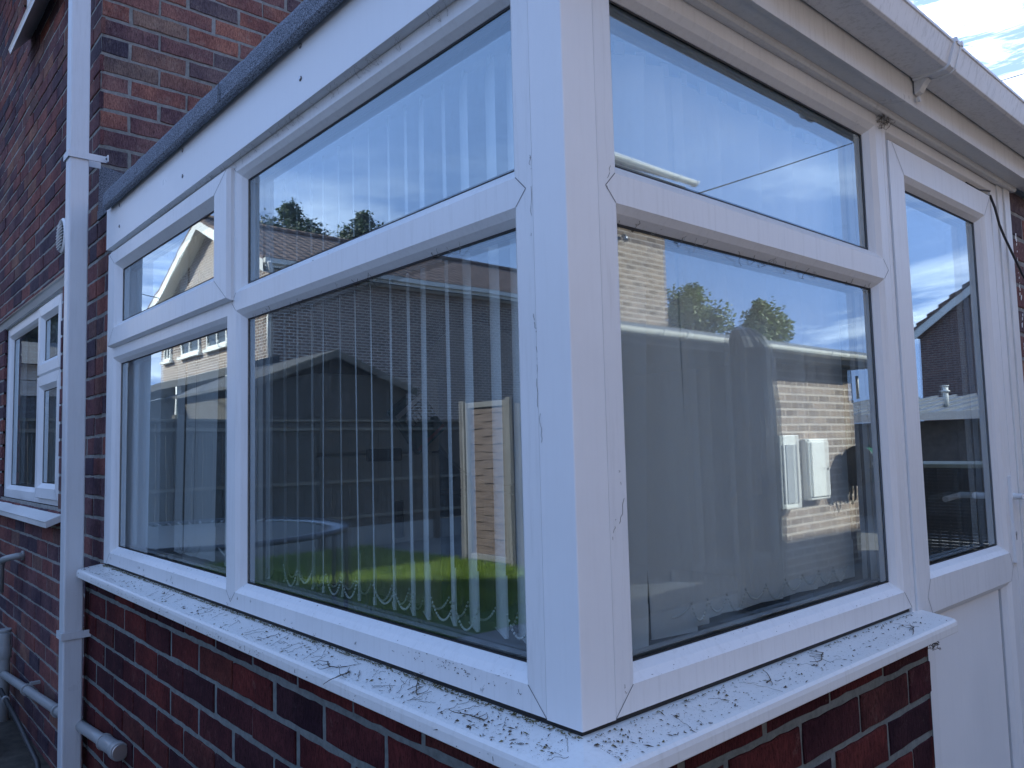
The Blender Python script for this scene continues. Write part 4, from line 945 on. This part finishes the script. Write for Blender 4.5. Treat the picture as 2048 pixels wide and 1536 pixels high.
for s in (1, -1):
    xe = xr+s*(x1-xr+ov); zz = zr-sl*(x1-xr+ov)
    mb.face([(xr, yA+ov, zr+.12), (xe, yA+ov, zz+.12), (xe, yB-ov, zz+.12), (xr, yB-ov, zr+.12)], 'tile'); mb.face([(xr, yA+ov, zr), (xe, yA+ov, zz), (xe, yB-ov, zz), (xr, yB-ov, zr)], 'barge')
    # tile edge at the verge
    mb.face([(xr, yA+ov, zr+.12), (xe, yA+ov, zz+.12), (xe, yA+ov, zz+.04), (xr, yA+ov, zr+.04)], 'tile')
mb.tube([(xr, yA+ov, zr+.12), (xr, yB-ov, zr+.12)], .11, 'tile', 8)
mb.build('roof', nA, fixn=False)
mb = MB()
for s in (1, -1):
    xe = xr+s*(x1-xr+ov); zz = zr-sl*(x1-xr+ov)
    mb.prism([(0, 0), (0, .30)], 0, 1, 'barge', lambda t_, p, q: (0, 0, 0)) if False else None
    for yy in (yA+ov+.003, yA+ov-.03):
        mb.face([(xr, yy, zr+.04), (xe, yy, zz+.04), (xe, yy, zz-.24), (xr, yy, zr-.24)], 'barge')
    mb.face([(xr, yA+ov, zr-.24), (xe, yA+ov, zz-.24), (xe, yA, zz-.24), (xr, yA, zr-.24)], 'barge')
mb.build('bargeboard', nA, fixn=False)
mb = MB(); mb.box((x1, yB, ze-.30), (x1+.36, yA+.32, ze-.28), 'barge'); mb.box((x1+.34, yB, ze-.30), (x1+.36, yA+.32, ze-.08), 'barge'); mb.build('soffit', nA)
mb = MB(); mb.prism([(x1+.37, ze-.20), (x1+.47, ze-.20), (x1+.49, ze-.09), (x1+.37, ze-.09)], yB, yA+.35, 'barge', lambda t_, p, q: (p, t_, q)); mb.build('gutter', nA)
for (a, b_) in ((-25.0+.8, -23.6), (-22.75, -21.3), (-20.7, -19.25)):
    mb = MB(); mb.box((a, yA+.0, 3.22), (b_, yA+.06, 3.30), 'barge'); mb.box((a, yA, 4.25), (b_, yA+.05, 4.33), 'barge'); mm_ = (a+b_)/2
    for x in (a, mm_-.04, b_-.08): mb.box((x, yA, 3.30), (x+.08, yA+.05, 4.25), 'barge')
    mb.box((a-.12, yA, 3.14), (b_+.12, yA+.12, 3.2195), 'barge')
    wv = mb.build('window', nA); mb = MB(); mb.face([(a, yA+.02, 3.3), (b_, yA+.02, 3.3), (b_, yA+.02, 4.25), (a, yA+.02, 4.25)], 'dimglass'); mb.build('pane', wv, fixn=False)
MT['darkroof'] = plain('dark_flat_roof', (.05, .05, .052), .9); MT['darkpaint'] = plain('dark_grey_boarding', (.045, .048, .052), .8, 0, .2)
mb = MB(); mb.prism([(yA-.0, 2.62), (yA+1.1, 2.30), (yA+1.1, 2.12), (yA-.0, 2.12)], -31, -16.2, 'darkroof', lambda t_, p, q: (t_, p, q)); mb.build('porch_roof', nA)
mb = MB(); mb.box((-31, yA+.02, GZ), (-16.4, yA+.06, 2.1), 'darkpaint'); mb.build('porch_wall', nA)
for x in (-24.0, -20.0, -16.6):
    mb = MB(); mb.box((x, yA+1.0, GZ), (x+.1, yA+1.1, 2.12), 'barge'); mb.build('porch_post', nA, bevel=.01)
mb = MB(); mb.tube([(-16.7+.1, yA+.06, 3.7), (-16.6, yA+.06, 2.7)], .05, 'barge'); mb.tube([(-16.1, yA+.3, 4.75), (-16.35, yA+.1, 4.4), (-16.55, yA+.07, 4.2), (-16.55, yA+.07, 2.5)], .045, 'barge'); mb.build('rain_pipe', nA)
# garden shed behind the fence
sh = thing('garden_shed', (-10.6, -4.6, GZ), 'dark wooden shed with a pitched roof just behind the mirrored fence', 'shed')
mb = MB(); sy0, sy1, sxf, sxb, sze, szr = -6.0, -3.45, -9.5, -12.4, 1.30, 1.80; sm = (sy0+sy1)/2
MT['shed'] = wood('shed_boards', (.03, .026, .022), (.07, .058, .045), (3, 3, 40))
for x in (sxf, sxb): mb.face([(x, sy0, GZ), (x, sy1, GZ), (x, sy1, sze), (x, sm, szr), (x, sy0, sze)], 'shed')
for y in (sy0, sy1): mb.face([(sxf, y, GZ), (sxb, y, GZ), (sxb, y, sze), (sxf, y, sze)], 'shed')
mb.build('wall', sh, fixn=False)
mb = MB()
for s in (1, -1):
    ye = sm+s*(sm-sy0+.12); zz = szr-(szr-sze)*(sm-sy0+.12)/(sm-sy0)
    mb.prism([(sm, szr+.01), (ye, zz+.01), (ye, zz+.05), (sm, szr+.05)], sxf+.12, sxb-.12, 'darkroof', lambda t_, p, q: (t_, p, q))
    mb.prism([(sm, szr-.06), (ye, zz-.06), (ye, zz+.05), (sm, szr+.05)], sxf+.12, sxf+.14, 'fence_rail', lambda t_, p, q: (t_, p, q))
mb.build('roof', sh)
mb = MB(); mb.box((sxf, -5.15, GZ+.1), (sxf+.03, -4.35, 1.0), 'fence'); mb.build('door', sh)
# concrete garage
cg = thing('concrete_garage', (-13.6, .5, GZ), 'low grey garage with a pale concrete band, mirrored in the small house window', 'garage')
MT['conc'] = plain('pale_concrete', (.34, .33, .29), .9, 0, .2)
mb = MB(); mb.box((-16, -2.9, GZ), (-13.0, 3.2, 1.32), 'darkpaint'); mb.build('wall', cg)
mb = MB(); mb.box((-16, -2.92, 1.325), (-12.95, 3.22, 1.555), 'conc'); mb.box((-16, -2.92, 1.565), (-12.95, 3.22, 1.80), 'conc'); mb.build('lintel', cg)
mb = MB(); mb.prism([(-12.8, 1.80), (-16.2, 1.80), (-14.5, 2.35)], -3.0, 3.3, 'darkroof', lambda t_, p, q: (p, t_, q)); mb.build('roof', cg)

# ================================================================== NEXT DOOR ON THE RIGHT (mirrored in the right-hand glass)
MT['greylid'] = plain('grey_cabinet_lid', (.36, .37, .37), .5); MT['soffgrey'] = plain('grey_soffit', (.12, .12, .115), .7); MT['buffy'] = brick_far('buff_grey_brick', (.19, .14, .105), (.36, .27, .205), (.50, .43, .36), 'y'); MT['buffx'] = brick_far('buff_grey_brick_end', (.19, .14, .105), (.36, .27, .205), (.50, .43, .36), 'x')
nB = thing('flat_roof_garage', (4.6, 5, GZ), 'flat-roofed buff brick garage with a white gutter, mirrored in the lower right-hand pane', 'garage')
mb = MB(); XB = 3.1
mb.face([(XB, 5.92, GZ), (XB, 7.6, GZ), (XB, 7.6, 1.125), (XB, 5.92, 1.125)], 'buffy'); mb.face([(XB, 5.92, GZ), (5.7, 5.92, GZ), (5.7, 5.92, 1.125), (XB, 5.92, 1.125)], 'darkpaint'); mb.face([(XB, 7.6, GZ), (5.9, 7.6, GZ), (5.9, 7.6, 1.125), (XB, 7.6, 1.125)], 'buffx')
mb.face([(XB, -1.0, GZ), (XB, 1.8, GZ), (XB, 1.8, 1.06), (XB, -1.0, 1.06)], 'buffy'); mb.face([(XB, 1.8, GZ), (5.7, 1.8, GZ), (5.7, 1.8, 1.06), (XB, 1.8, 1.06)], 'buffx')
mb.build('wall', nB, fixn=False)
mb = MB(); mb.box((5.7, 1.8, GZ), (5.75, 5.92, 1.06), 'darkpaint')
for k in range(12): mb.box((5.66, 1.85+k*.34, GZ), (5.70, 1.85+k*.34+.31, 1.05), 'darkpaint')
mb.box((3.12, 1.82, GZ+.002), (5.65, 5.9, GZ+.02), 'darkpaint'); mb.build('boarding_and_shade_floor', nB)  # dark floor sheet paints shade over the sunlit recess ground
mb = MB(); mb.box((2.92, -1.2, 1.13), (5.98, 7.75, 1.15), 'soffgrey'); mb.build('soffit', nB)
mb = MB(); mb.box((2.90, -1.2, 1.13), (2.918, 7.77, 1.235), 'greylid'); mb.box((2.92, 7.755, 1.13), (5.98, 7.775, 1.235), 'greylid'); mb.build('fascia', nB)
mb = MB(); mb.box((2.93, -1.15, 1.155), (5.98, 7.74, 1.24), 'felt'); mb.box((2.88, -1.2, 1.245), (5.98, 7.78, 1.275), 'felt'); mb.build('roof', nB)
mb = MB(); hp = [(2.898+math.cos(R(a))*.055-.055, 1.225+math.sin(R(a))*.055) for a in range(180, 361, 20)]; mb.prism(hp, -1.2, 7.74, 'barge', lambda t_, p, q: (p, t_, q)); 
g_ = mb.build('gutter', nB)
for y in (4.25, 4.95, 5.35, 6.6, 3.95):
    mb = MB(); hp2 = [(2.898+math.cos(R(a))*.062-.055, 1.227+math.sin(R(a))*.062) for a in range(180, 361, 20)]; mb.prism(hp2, y-.02, y+.02, 'barge', lambda t_, p, q: (p, t_, q)); mb.build('gutter_joint', g_)
mb = MB(); mb.tube([(3.06, 7.64, 1.05), (3.06, 7.64, .8)], .016, 'barge'); mb.build('rain_pipe', nB)
def meterbox(y0, y1, z0, z1, label, open_=False):
    t_ = thing('meter_box', (XB, (y0+y1)/2, z0), label, 'meter box')
    mb = MB(); mb.box((XB-.09, y0, z0), (XB, y1, z1), 'barge'); mb.build('case', t_, bevel=.012)
    mb = MB(); mb.box((XB-.105, y0+.02, z0+.03), (XB-.0905, y1-.02, z1-.03), 'barge'); mb.build('lid', t_, bevel=.006)
    mb = MB(); mb.tube([(XB-.11, y1-.06, (z0+z1)/2), (XB-.104, y1-.06, (z0+z1)/2)], .012, 'seal', 8); mb.build('lock', t_)
meterbox(6.44, 6.82, -.22, .38, 'white meter box with a shut lid on the sunny buff brick wall, the right-hand one')
t_ = thing('meter_box', (XB, 6.0, -.25), 'larger white meter cabinet half hidden behind the black parasol cover', 'meter box')
mb = MB(); mb.box((XB-.10, 5.72+.22, -.27), (XB, 6.23, .42), 'barge'); mb.build('case', t_, bevel=.008)
mb = MB(); mb.box((XB-.108, 5.97, -.22), (XB-.1005, 6.17, .33), 'greylid'); mb.build('lid', t_, bevel=.004)
mb = MB(); mb.box((XB-.03, 5.99, GZ), (XB, 6.03, -.27), 'barge'); mb.build('cable_duct', t_)
# hose reel
MT['hose'] = plain('green_garden_hose', (.05, .28, .12), .35)
hr = thing('hose_reel', (2.9, 7.42, .1), 'green garden hose wound on a dark reel at the end of the sunny wall', 'hose reel')
mb = MB()
for k in range(7):
    yy = 7.32+k*.035; mb.tube([(2.93+math.cos(2*math.pi*i/24)*.15, yy, .09+math.sin(2*math.pi*i/24)*.17) for i in range(25)], .014, 'hose', 7, caps=False)
mb.build('hose_coil', hr)
for yy in (7.27, 7.585):
    mb = MB(); a = [(2.93+math.cos(2*math.pi*i/24)*.19, yy, .09+math.sin(2*math.pi*i/24)*.21) for i in range(24)]; b2 = [(x, y+.018, z) for x, y, z in a]
    mb.face(a, 'black'); mb.face(b2, 'black')
    for i in range(24): mb.face([a[i], a[(i+1) % 24], b2[(i+1) % 24], b2[i]], 'black')
    mb.build('reel_flange', hr)
mb = MB(); mb.box((3.05, 7.36, -.06), (3.1, 7.5, .26), 'black'); mb.tube([(2.93, 7.27, .09), (2.93, 7.6, .09)], .03, 'black'); mb.tube([(2.98, 7.3, -.07), (2.99, 7.3, -.25), (3.0, 7.25, -.30), (3.0, 7.2, -.2)], .012, 'black', 7); mb.build('bracket', hr)
# parasol under a black cover
MT['tarp'] = plain('black_pvc_cover', (.012, .012, .014), .32, 0, .3, 5, .6, 9)
pc = thing('covered_parasol', (2.3, 4.25, GZ), 'tall closed parasol wrapped in a creased black cover, mirrored in front of the white gutter', 'parasol')
mb = MB(); rnd = random.Random(2); rows = []
for i, z in enumerate((-.82, -.4, 0, .2, .4, .6, .75, .87, .97, 1.05, 1.13, 1.19, 1.225)):
    rr = (.17, .175, .175, .17, .17, .165, .16, .16, .155, .15, .125, .08, .01)[i]; row = []
    for k in range(28):
        a = 2*math.pi*k/28; q = rr*(1+.10*math.sin(a*5+z*4)+.05*math.sin(a*11+z*9)+rnd.uniform(-.03, .03)); row.append((2.3+math.cos(a)*q+(.05 if i > 9 else 0)*(i-9)*.4, 4.33+math.sin(a)*q-(.05 if i > 9 else 0)*(i-9)*.35, z))
    rows.append(row)
for i in range(len(rows)-1):
    for k in range(28): mb.face([rows[i][k], rows[i][(k+1) % 28], rows[i+1][(k+1) % 28], rows[i+1][k]], 'tarp', smooth=(k % 4 != 0))
mb.build('cover', pc, fixn=False)
mb = MB(); mb.tube([(2.3, 4.33, GZ+.08), (2.3, 4.33, .9)], .025, 'metal'); mb.build('pole', pc)
mb = MB(); mb.box((2.0, 3.95, GZ), (2.6, 4.55, GZ+.09), 'conc'); mb.build('base', pc, bevel=.02)
# two-storey house behind the garage
nC = thing('neighbour_house', (9, 4, GZ), 'tall buff brick house rising behind the mirrored flat roof, beside the corner post', 'house')
mb = MB(); mb.face([(6.05, -3, GZ), (6.05, 8.3, GZ), (6.05, 8.3, 4.1), (6.05, -3, 4.1)], 'buffy'); mb.face([(6.05, 8.3, GZ), (12, 8.3, GZ), (12, 8.3, 4.1), (9, 8.3, 5.6), (6.05, 8.3, 4.1)], 'buffx')
mb.face([(6.05, -3, GZ), (12, -3, GZ), (12, -3, 4.1), (9, -3, 5.6), (6.05, -3, 4.1)], 'buffx')
mb.face([(12, -3, GZ), (12, 8.3, GZ), (12, 8.3, 4.1), (12, -3, 4.1)], 'buffy'); mb.build('wall', nC, fixn=False)
mb = MB(); mb.box((5.70, -3.2, 3.80), (6.05, 8.32, 3.82), 'barge'); mb.box((5.68, -3.2, 3.80), (5.70, 8.36, 4.02), 'barge'); mb.build('soffit', nC)
mb = MB()
mb.face([(5.6, -3.3, 4.04), (5.6, 8.5, 4.04), (9, 8.5, 5.75), (9, -3.3, 5.75)], 'tile'); mb.face([(12.4, -3.3, 4.04), (12.4, 8.5, 4.04), (9, 8.5, 5.75), (9, -3.3, 5.75)], 'tile'); mb.build('roof', nC, fixn=False)
mb = MB(); hp = [(5.62+math.cos(R(a))*.06, 4.10+math.sin(R(a))*.06) for a in range(180, 361, 20)]; mb.prism(hp, -3.3, 8.52, 'barge', lambda t_, p, q: (p, t_, q)); g2_ = mb.build('gutter', nC)
for y in (7.05, 8.1, 8.50):
    mb = MB(); mb.prism([(5.62+(p-5.62)*1.15, 4.10+(q-4.10)*1.15) for p, q in hp], y-.02, y+.02, 'barge', lambda t_, p, q: (p, t_, q)); mb.build('gutter_joint', g2_)
mb = MB(); mb.tube([(6.02, 7.35, 3.22), (5.97, 7.32, 3.2), (5.93, 7.3, 3.12)], .03, 'metal'); mb.build('overflow_pipe', nC)
# gable house beyond
MT['redx'] = brick_far('red_brown_brick', (.12, .06, .05), (.19, .10, .08), (.24, .21, .19), 'x')
nD = thing('neighbour_house', (5.4, 29, GZ), 'red-brown brick gable end with a sloping tiled verge, mirrored in the door glass', 'house')
x0, x1, yD, ze, zr = 1.4, 9.35, 26.0, 3.75, 6.55; xr = (x0+x1)/2
mb = MB(); mb.face([(x0, yD, GZ), (x1, yD, GZ), (x1, yD, ze), (xr, yD, zr), (x0, yD, ze)], 'redx'); mb.face([(x1, yD, GZ), (x1, yD+9, GZ), (x1, yD+9, ze), (x1, yD, ze)], brick_far('red_brown_brick_side', (.12, .06, .05), (.19, .10, .08), (.24, .21, .19), 'y'))
mb.face([(x0, yD, GZ), (x0, yD+9, GZ), (x0, yD+9, ze), (x0, yD, ze)], mb.mats[1]); mb.build('wall', nD, fixn=False)
mb = MB(); sl = (zr-ze)/(x1-xr)
for s in (1, -1):
    n_ = 12
    for i in range(n_):
        a0, a1 = i/n_, (i+1)/n_; L_ = (x1-xr)+.35; xa, xb = xr+s*L_*a0, xr+s*L_*a1; za, zb = zr+.18-sl*L_*a0, zr+.18-sl*L_*a1
        mb.prism([(xa, za-.09), (xb, zb-.04), (xb, zb+.09), (xa, za)], yD-.25, yD+9.2, 'tile', lambda t_, p, q: (p, t_, q))
mb.build('roof', nD)
mb = MB()
for s in (1, -1):
    xe = xr+s*((x1-xr)+.3); zz = zr-sl*((x1-xr)+.3)
    mb.prism([(xr, zr-.18), (xe, zz-.18), (xe, zz+.10), (xr, zr+.08)], yD-.22, yD-.19, 'bargegrey', lambda t_, p, q: (p, t_, q)) if 'bargegrey' in MT else mb.prism([(xr, zr-.18), (xe, zz-.18), (xe, zz+.10), (xr, zr+.08)], yD-.22, yD-.19, 'barge', lambda t_, p, q: (p, t_, q))
mb.build('bargeboard', nD)
# outbuilding in front of it
ob = thing('outbuilding', (4, 13, GZ), 'low outbuilding with a ribbed sheet roof and white fascia, mirrored in the door glass', 'outbuilding')
MT['sheet'] = plain('ribbed_roof_sheet', (.16, .17, .19), .35, .3, .2); MT['render'] = plain('dark_pebbledash', (.10, .10, .10), .95, 0, .35, 14, .8, 60)
mb = MB(); mb.box((-.5, 12.6, GZ), (8.5, 16.5, .62), 'render'); mb.build('wall', ob)
mb = MB(); mb.prism([(12.35, .70), (16.7, 1.18), (16.7, 1.12), (12.35, .64)], -.7, 8.7, 'sheet', lambda t_, p, q: (t_, p, q))
for k in range(26): x = -.6+k*.36; mb.prism([(12.35, .74), (16.7, 1.22), (16.7, 1.17), (12.35, .69)], x, x+.05, 'sheet', lambda t_, p, q: (t_, p, q))
mb.build('roof', ob); mb = MB(); mb.box((-.7, 12.30, .625), (8.7, 12.345, .755), 'barge'); mb.build('fascia', ob)
mb = MB(); mb.tube([(4.42, 14, .85), (4.42, 14, 1.24)], .045, 'barge'); mb.tube([(4.42, 14, 1.14), (4.42, 14, 1.17)], .075, 'barge'); mb.tube([(4.42, 14, 1.24), (4.42, 14, 1.26)], .06, 'barge'); mb.build('flue_pipe', ob)
# wicker storage box
MT['wicker'] = wood('dark_wicker', (.045, .032, .022), (.13, .09, .06), (50, 50, 50), .5)
wb = thing('wicker_box', (1.7, 6.3, GZ), 'large dark wicker storage box with a sunlit pale lid, mirrored low in the door glass', 'storage box')
mb = MB(); X0, X1, Y0, Y1, ZT = 1.25, 2.2, 6.0, 6.65, .12
k = 0; z = GZ+.05
while z < ZT-.02:
    mb.box((X0, Y0+(.006 if k % 2 else 0), z), (X1, Y0+.012+(.006 if k % 2 else 0), z+.017), 'wicker'); mb.box((X0, Y1-.012, z), (X1, Y1, z+.017), 'wicker'); mb.box((X0, Y0, z), (X0+.012, Y1, z+.017), 'wicker'); mb.box((X1-.012, Y0, z), (X1, Y1, z+.017), 'wicker')
    z += .026; k += 1
for i in range(13):
    x = X0+.02+i*(X1-X0-.04)/12
    mb.box((x-.012, Y0+.014, GZ), (x+.012, Y0+.03, ZT), 'wicker')
mb.build('body', wb)
mb = MB(); mb.box((X0-.03, Y0-.04, ZT), (X1+.03, Y1+.04, ZT+.035), 'tan'); mb.build('lid', wb, bevel=.006)

# ------------------------------------------------------------------ overhead wires
def wire(p, q, sag, r_, label, name='overhead_wire'):
    p, q = Vector(p), Vector(q); pts = []
    for i in range(25):
        t_ = i/24; v = p.lerp(q, t_); v.z -= sag*4*t_*(1-t_); pts.append(v)
    mb = MB(); mb.tube(pts, r_, 'cablemat', 6); o = mb.build(name); tag(o, label, 'wire')
def wpt(px, py, dist, mirror=None):
    d = (fwd*FPX+r2*(px-1024)-u2*(py-768)).normalized(); return CAM+d*dist
# telephone line crossing the sky right of the gutter
wire((-25, 52, 22.0), (-.5, 14.95, 6.66), .0, .011, 'thin overhead telephone line crossing the sky at the upper right')
wire((5.65, 8.5, 3.92), (8.96, 27, 11.24), .05, .011, 'overhead cable running from the tall brick house, mirrored across the upper right pane')
wire((-24.3, -7.0, 5.2), (-13, 3, 5.0), .3, .012, 'overhead cable mirrored beside the white bargeboard in the small top window')
# loose black cable at the door frame
mb = MB(); mb.tube([(.004, 1.79, 1.088), (.012, 1.80, 1.05), (.016, 1.815, 1.0), (.02, 1.84, .965), (.024, 1.89, .92), (.026, 1.96, .868), (.024, 2.05, .83), (.02, 2.2, .79), (.012, 2.5, .75)], .0035, 'black', 8)
mb.tube([(.0045, 1.79, 1.10), (.003, 1.70, 1.086), (.003, 1.6, 1.086)], .0028, 'black', 8)
o = mb.build('black_cable'); tag(o, 'thin black cable drooping from the top of the door frame across the brickwork', 'cable')

# ================================================================== LITTER AND COBWEBS
MT['leaflit'] = plain('dead_leaf_crumbs', (.06, .046, .03), .9, 0, .5, 50); MT['moss'] = plain('mossy_crumbs', (.10, .085, .03), .9, 0, .4, 50)
MT['web'] = plain('grey_cobweb', (.33, .33, .31), .9)
def sill_top(n_):      # n_ = outward distance from the frame
    return -.0098-.0097*max(0, (n_-.004))/.062+.0006
mb = MB(); rnd = random.Random(77)
def crumb(p, s, mat, el=None):
    el = el or rnd.choice((1.3, 1.6, 2.2, 3.2, 4.5)); s = s*(1 if el < 2 else .62)
    a = rnd.uniform(0, 6.28); ax = Vector((math.cos(a), math.sin(a), rnd.uniform(-.1, .25))).normalized(); by = Vector((-ax.y, ax.x, 0)).normalized(); n_ = ax.cross(by)
    P4 = [p-ax*s*el, p+by*s*.7, p+ax*s*el*.9, p-by*s*.6]
    top = p+Vector((0, 0, s*.8)); k = len(mb.v); mb.v += [tuple(q) for q in P4]+[tuple(top)]; mi = mb.mi(mat)
    for i in range(4): mb.f.append([k+i, k+(i+1) % 4, k+4]); mb.m.append(mi)
for i in range(6500):
    side = rnd.random() < .80
    if side:
        x = -2.42*rnd.random()**1.35; cl = .5+.5*math.sin(x*5.1+1)*math.sin(x*13+2)*math.sin(x*31)
        if rnd.random() > .12+.6*cl+.35*math.exp(-((x+.17)/.13)**2)+.3*math.exp(-((x+.62)/.1)**2): continue
        n_ = .006+.066*rnd.random()**.8; p = Vector((x, -n_, sill_top(n_)))
    else:
        y = 1.08*rnd.random()**1.9; n_ = .006+.064*rnd.random(); p = Vector((n_, y, sill_top(n_)))
    s = .0004+.0028*rnd.random()**9; crumb(p, s, 'moss' if rnd.random() < .25 else 'leaflit')
for i in range(1900):   # row of crumbs in the gap under the frame
    x = -2.38*rnd.random(); n_ = -.004+.012*rnd.random(); crumb(Vector((x, -n_, -.0095)), .0008+.0015*rnd.random(), 'moss')
for i in range(150): y = 1.06*rnd.random(); crumb(Vector((.002+.008*rnd.random(), y, -.0095)), .0008+.0014*rnd.random(), 'moss')
for i in range(120):   # bits stuck on the front lip
    x = -2.42*rnd.random(); crumb(Vector((x, -.0785, -.03-.016*rnd.random())), .0006+.002*rnd.random()**3, 'leaflit')
for i in range(260):   # on the chamfers of rails
    u = rnd.choice([-.11-rnd.random()*1.05, -1.26-rnd.random()*1.0]); t_ = rnd.random(); zb_ = rnd.choice([zi, zi, tt]) if u > -1.2 else zi
    crumb(Vector((u, t_*GD, zb_+t_*CH+.0006)), .0006+.0013*rnd.random()**2, 'leaflit')
for i in range(90):
    u = .12+rnd.random()*.9; t_ = rnd.random(); crumb(Vector((-t_*GD, u, zi+t_*CH+.0006)), .0006+.0013*rnd.random()**2, 'leaflit')
for i in range(60): crumb(Vector((-.3+rnd.gauss(0, .07), .0-.001, .02+rnd.random()*.02)), .0007+.0012*rnd.random(), 'leaflit')
mb.build('leaf_litter', fixn=False, kind='stuff', label='dark crumbs of dead leaf and moss scattered along the white sill', cat='leaf litter')
# twigs and dead flower stalks
def curly(p, length, dirv, curl, r_, mat, mbx, seedv):
    rn = random.Random(seedv); pts = [Vector(p)]; d = Vector(dirv).normalized(); n_ = 9
    for i in range(n_):
        d = (d+Vector((rn.uniform(-1, 1), rn.uniform(-1, 1), rn.uniform(-.35, .35)))*curl).normalized(); q = pts[-1]+d*length/n_; 
        nn = -q.y if q.x < 0 else q.x
        if nn < .078: q.z = max(q.z, sill_top(max(nn, .004))+r_)
        pts.append(q)
    mbx.tube(pts, r_, mat, 5, taper=r_*.4)
tw = [((-.62, -.045), .09, (1, -.5, 0), 'dry forked twig hanging over the sill edge midway along the left side'), ((-.53, -.05), .07, (.6, -1, -.1), 'dark dead stalk drooping over the sill lip just right of the forked twig'),
      ((-.33, -.04), .08, (-1, .1, 0), 'thin bent twig lying on the sill a hand left of the corner'), ((-.16, -.04), .06, (-1, -.2, 0), 'short curved stem on the sill near the corner post'), ((.035, .40), .05, (.3, 1, 0), 'little hooked dead stem on the right-hand sill below the askew blind'),
      ((.02, .62), .075, (.4, -1, 0), 'long wispy stalk lying across the right-hand sill'), ((.05, .95), .06, (.2, -1, 0), 'fine thread-like stalk at the far end of the right-hand sill'), ((-1.62, -.03), .02, (1, 0, .2), 'small dark curled leaf on the left end of the sill')]
for i, (p, ln, d, lab) in enumerate(tw):
    mb = MB(); nn = -p[1] if p[0] < 0 else p[0]; z = sill_top(nn)+.001
    curly((p[0], p[1], z), ln, d, .42, .0011, 'leaflit', mb, i+3)
    for k in range(3): curly((p[0]+d[0]*ln*.2*k, p[1]+d[1]*ln*.15*k, z), ln*.35, (d[1]+.2*k, -d[0], 0), .5, .0007, 'leaflit', mb, i*7+k+50)
    o = mb.build('twig'); tag(o, lab, 'twig')
# fine hairs / cobweb threads
mb = MB()
def thread(p, q, sag, r_=.00022, jit=.004, n_=8, mat='web'):
    pts = []
    for i in range(n_+1):
        t_ = i/n_; v = Vector(p).lerp(Vector(q), t_); v.z -= sag*4*t_*(1-t_); pts.append(v+Vector((rnd.uniform(-1, 1), rnd.uniform(-1, 1), rnd.uniform(-1, 1)))*jit*(0 < i < n_))
    mb.tube(pts, r_, mat, 4, caps=False)
for i in range(26):
    x = -.1-rnd.random()*2.2; z_ = .002+.03*rnd.random(); thread((x, -.0008, z_), (x+rnd.uniform(-.012, .012), -.0008, z_+rnd.uniform(-.008, .008)), .004, .00028, .0022, mat='leaflit' if i % 3 else 'web')
for i in range(16):
    y = .1+rnd.random()*.95; n1_, n2_ = .01+.05*rnd.random(), .01+.06*rnd.random(); thread((n1_, y, sill_top(n1_)+.0006), (n2_, y+rnd.uniform(-.05, .05), sill_top(n2_)+.0006), -.0005, .0003, .0012, mat='leaflit' if i % 2 else 'web')
for i in range(70):    # along the head of the frame and under the transom
    x = -.15-rnd.random()*2.0; thread((x, .004, zt+.012), (x+rnd.uniform(-.03, .03), -.018, 1.136), .003, .0003, .004)
for i in range(26): x = -.15-rnd.random()*1.0; z = tb-CH*rnd.random(); thread((x, .012, z), (x+rnd.uniform(-.03, .03), .024, z-.012-.015*rnd.random()), .003, .0004, .003, mat='leaflit' if i % 2 else 'web')
for i in range(30): y = .12+rnd.random()*.88; z = tb-CH*rnd.random(); thread((-.012, y, z), (-.024, y+rnd.uniform(-.03, .03), z-.012-.012*rnd.random()), .003, .0004, .003, mat='leaflit' if i % 2 else 'web')
for i in range(15):    # clump at the head of the mullion and door frame
    thread((.001, 1.06+rnd.gauss(0, .015), 1.12+rnd.gauss(0, .01)), (.014, 1.07+rnd.gauss(0, .02), 1.132), .004, .0005, .006, mat='leaflit' if i % 3 else 'web')
for i in range(26): a = rnd.random()*6.28; thread((.02, 1.078, -.06), (.025+.02*math.cos(a), 1.085+.03*abs(math.sin(a)), -.06-.035*rnd.random()), .004, .0006, .008, mat='leaflit')
for i in range(5): z = rnd.random()*1.0; thread((-.0005, lin*0+.07+rnd.random()*.03, z), (.0006, .075+rnd.random()*.03, z+rnd.uniform(.01, .05)), .0, .0003, .002, mat='leaflit')
for i in range(5): z = rnd.random()*1.0; thread((-.07+rnd.gauss(0, .004), -.0006, z), (-.07+rnd.gauss(0, .004), -.0008, z+rnd.uniform(.02, .09)), .0, .0003, .002, mat='leaflit')
for i in range(70):   # fine wisps lying on the left sill
    x = -2.3*rnd.random()**1.4; n1_, n2_ = .008+.06*rnd.random(), .008+.06*rnd.random()
    thread((x, -n1_, sill_top(n1_)+.0006), (x+rnd.uniform(-.035, .035), -n2_, sill_top(n2_)+.0006), -.0005, .00032, .0015, mat='leaflit')
for i in range(12):
    x = -.75+rnd.gauss(0, .5); thread((x, -.070, -.0195), (x+rnd.uniform(-.02, .02), -.0795, -.042), -.002, .0004, .0015, mat='leaflit')
mb.build('cobwebs', fixn=False, kind='stuff', label='fine cobweb threads clinging to the frames and sill', cat='cobweb')

GR = {'garden_fence': 'garden fences', 'broadleaf_tree': 'trees beyond the gardens', 'neighbour_house': 'neighbouring houses', 'meter_box': 'meter boxes on the garage wall', 'overhead_wire': 'overhead wires', 'twig': 'twigs and stalks on the sill', 'vertical_blind': 'vertical blinds behind the windows'}
for o in C.objects:
    k = o.name.split('.')[0]
    if o.parent is None and k in GR: o['group'] = GR[k]
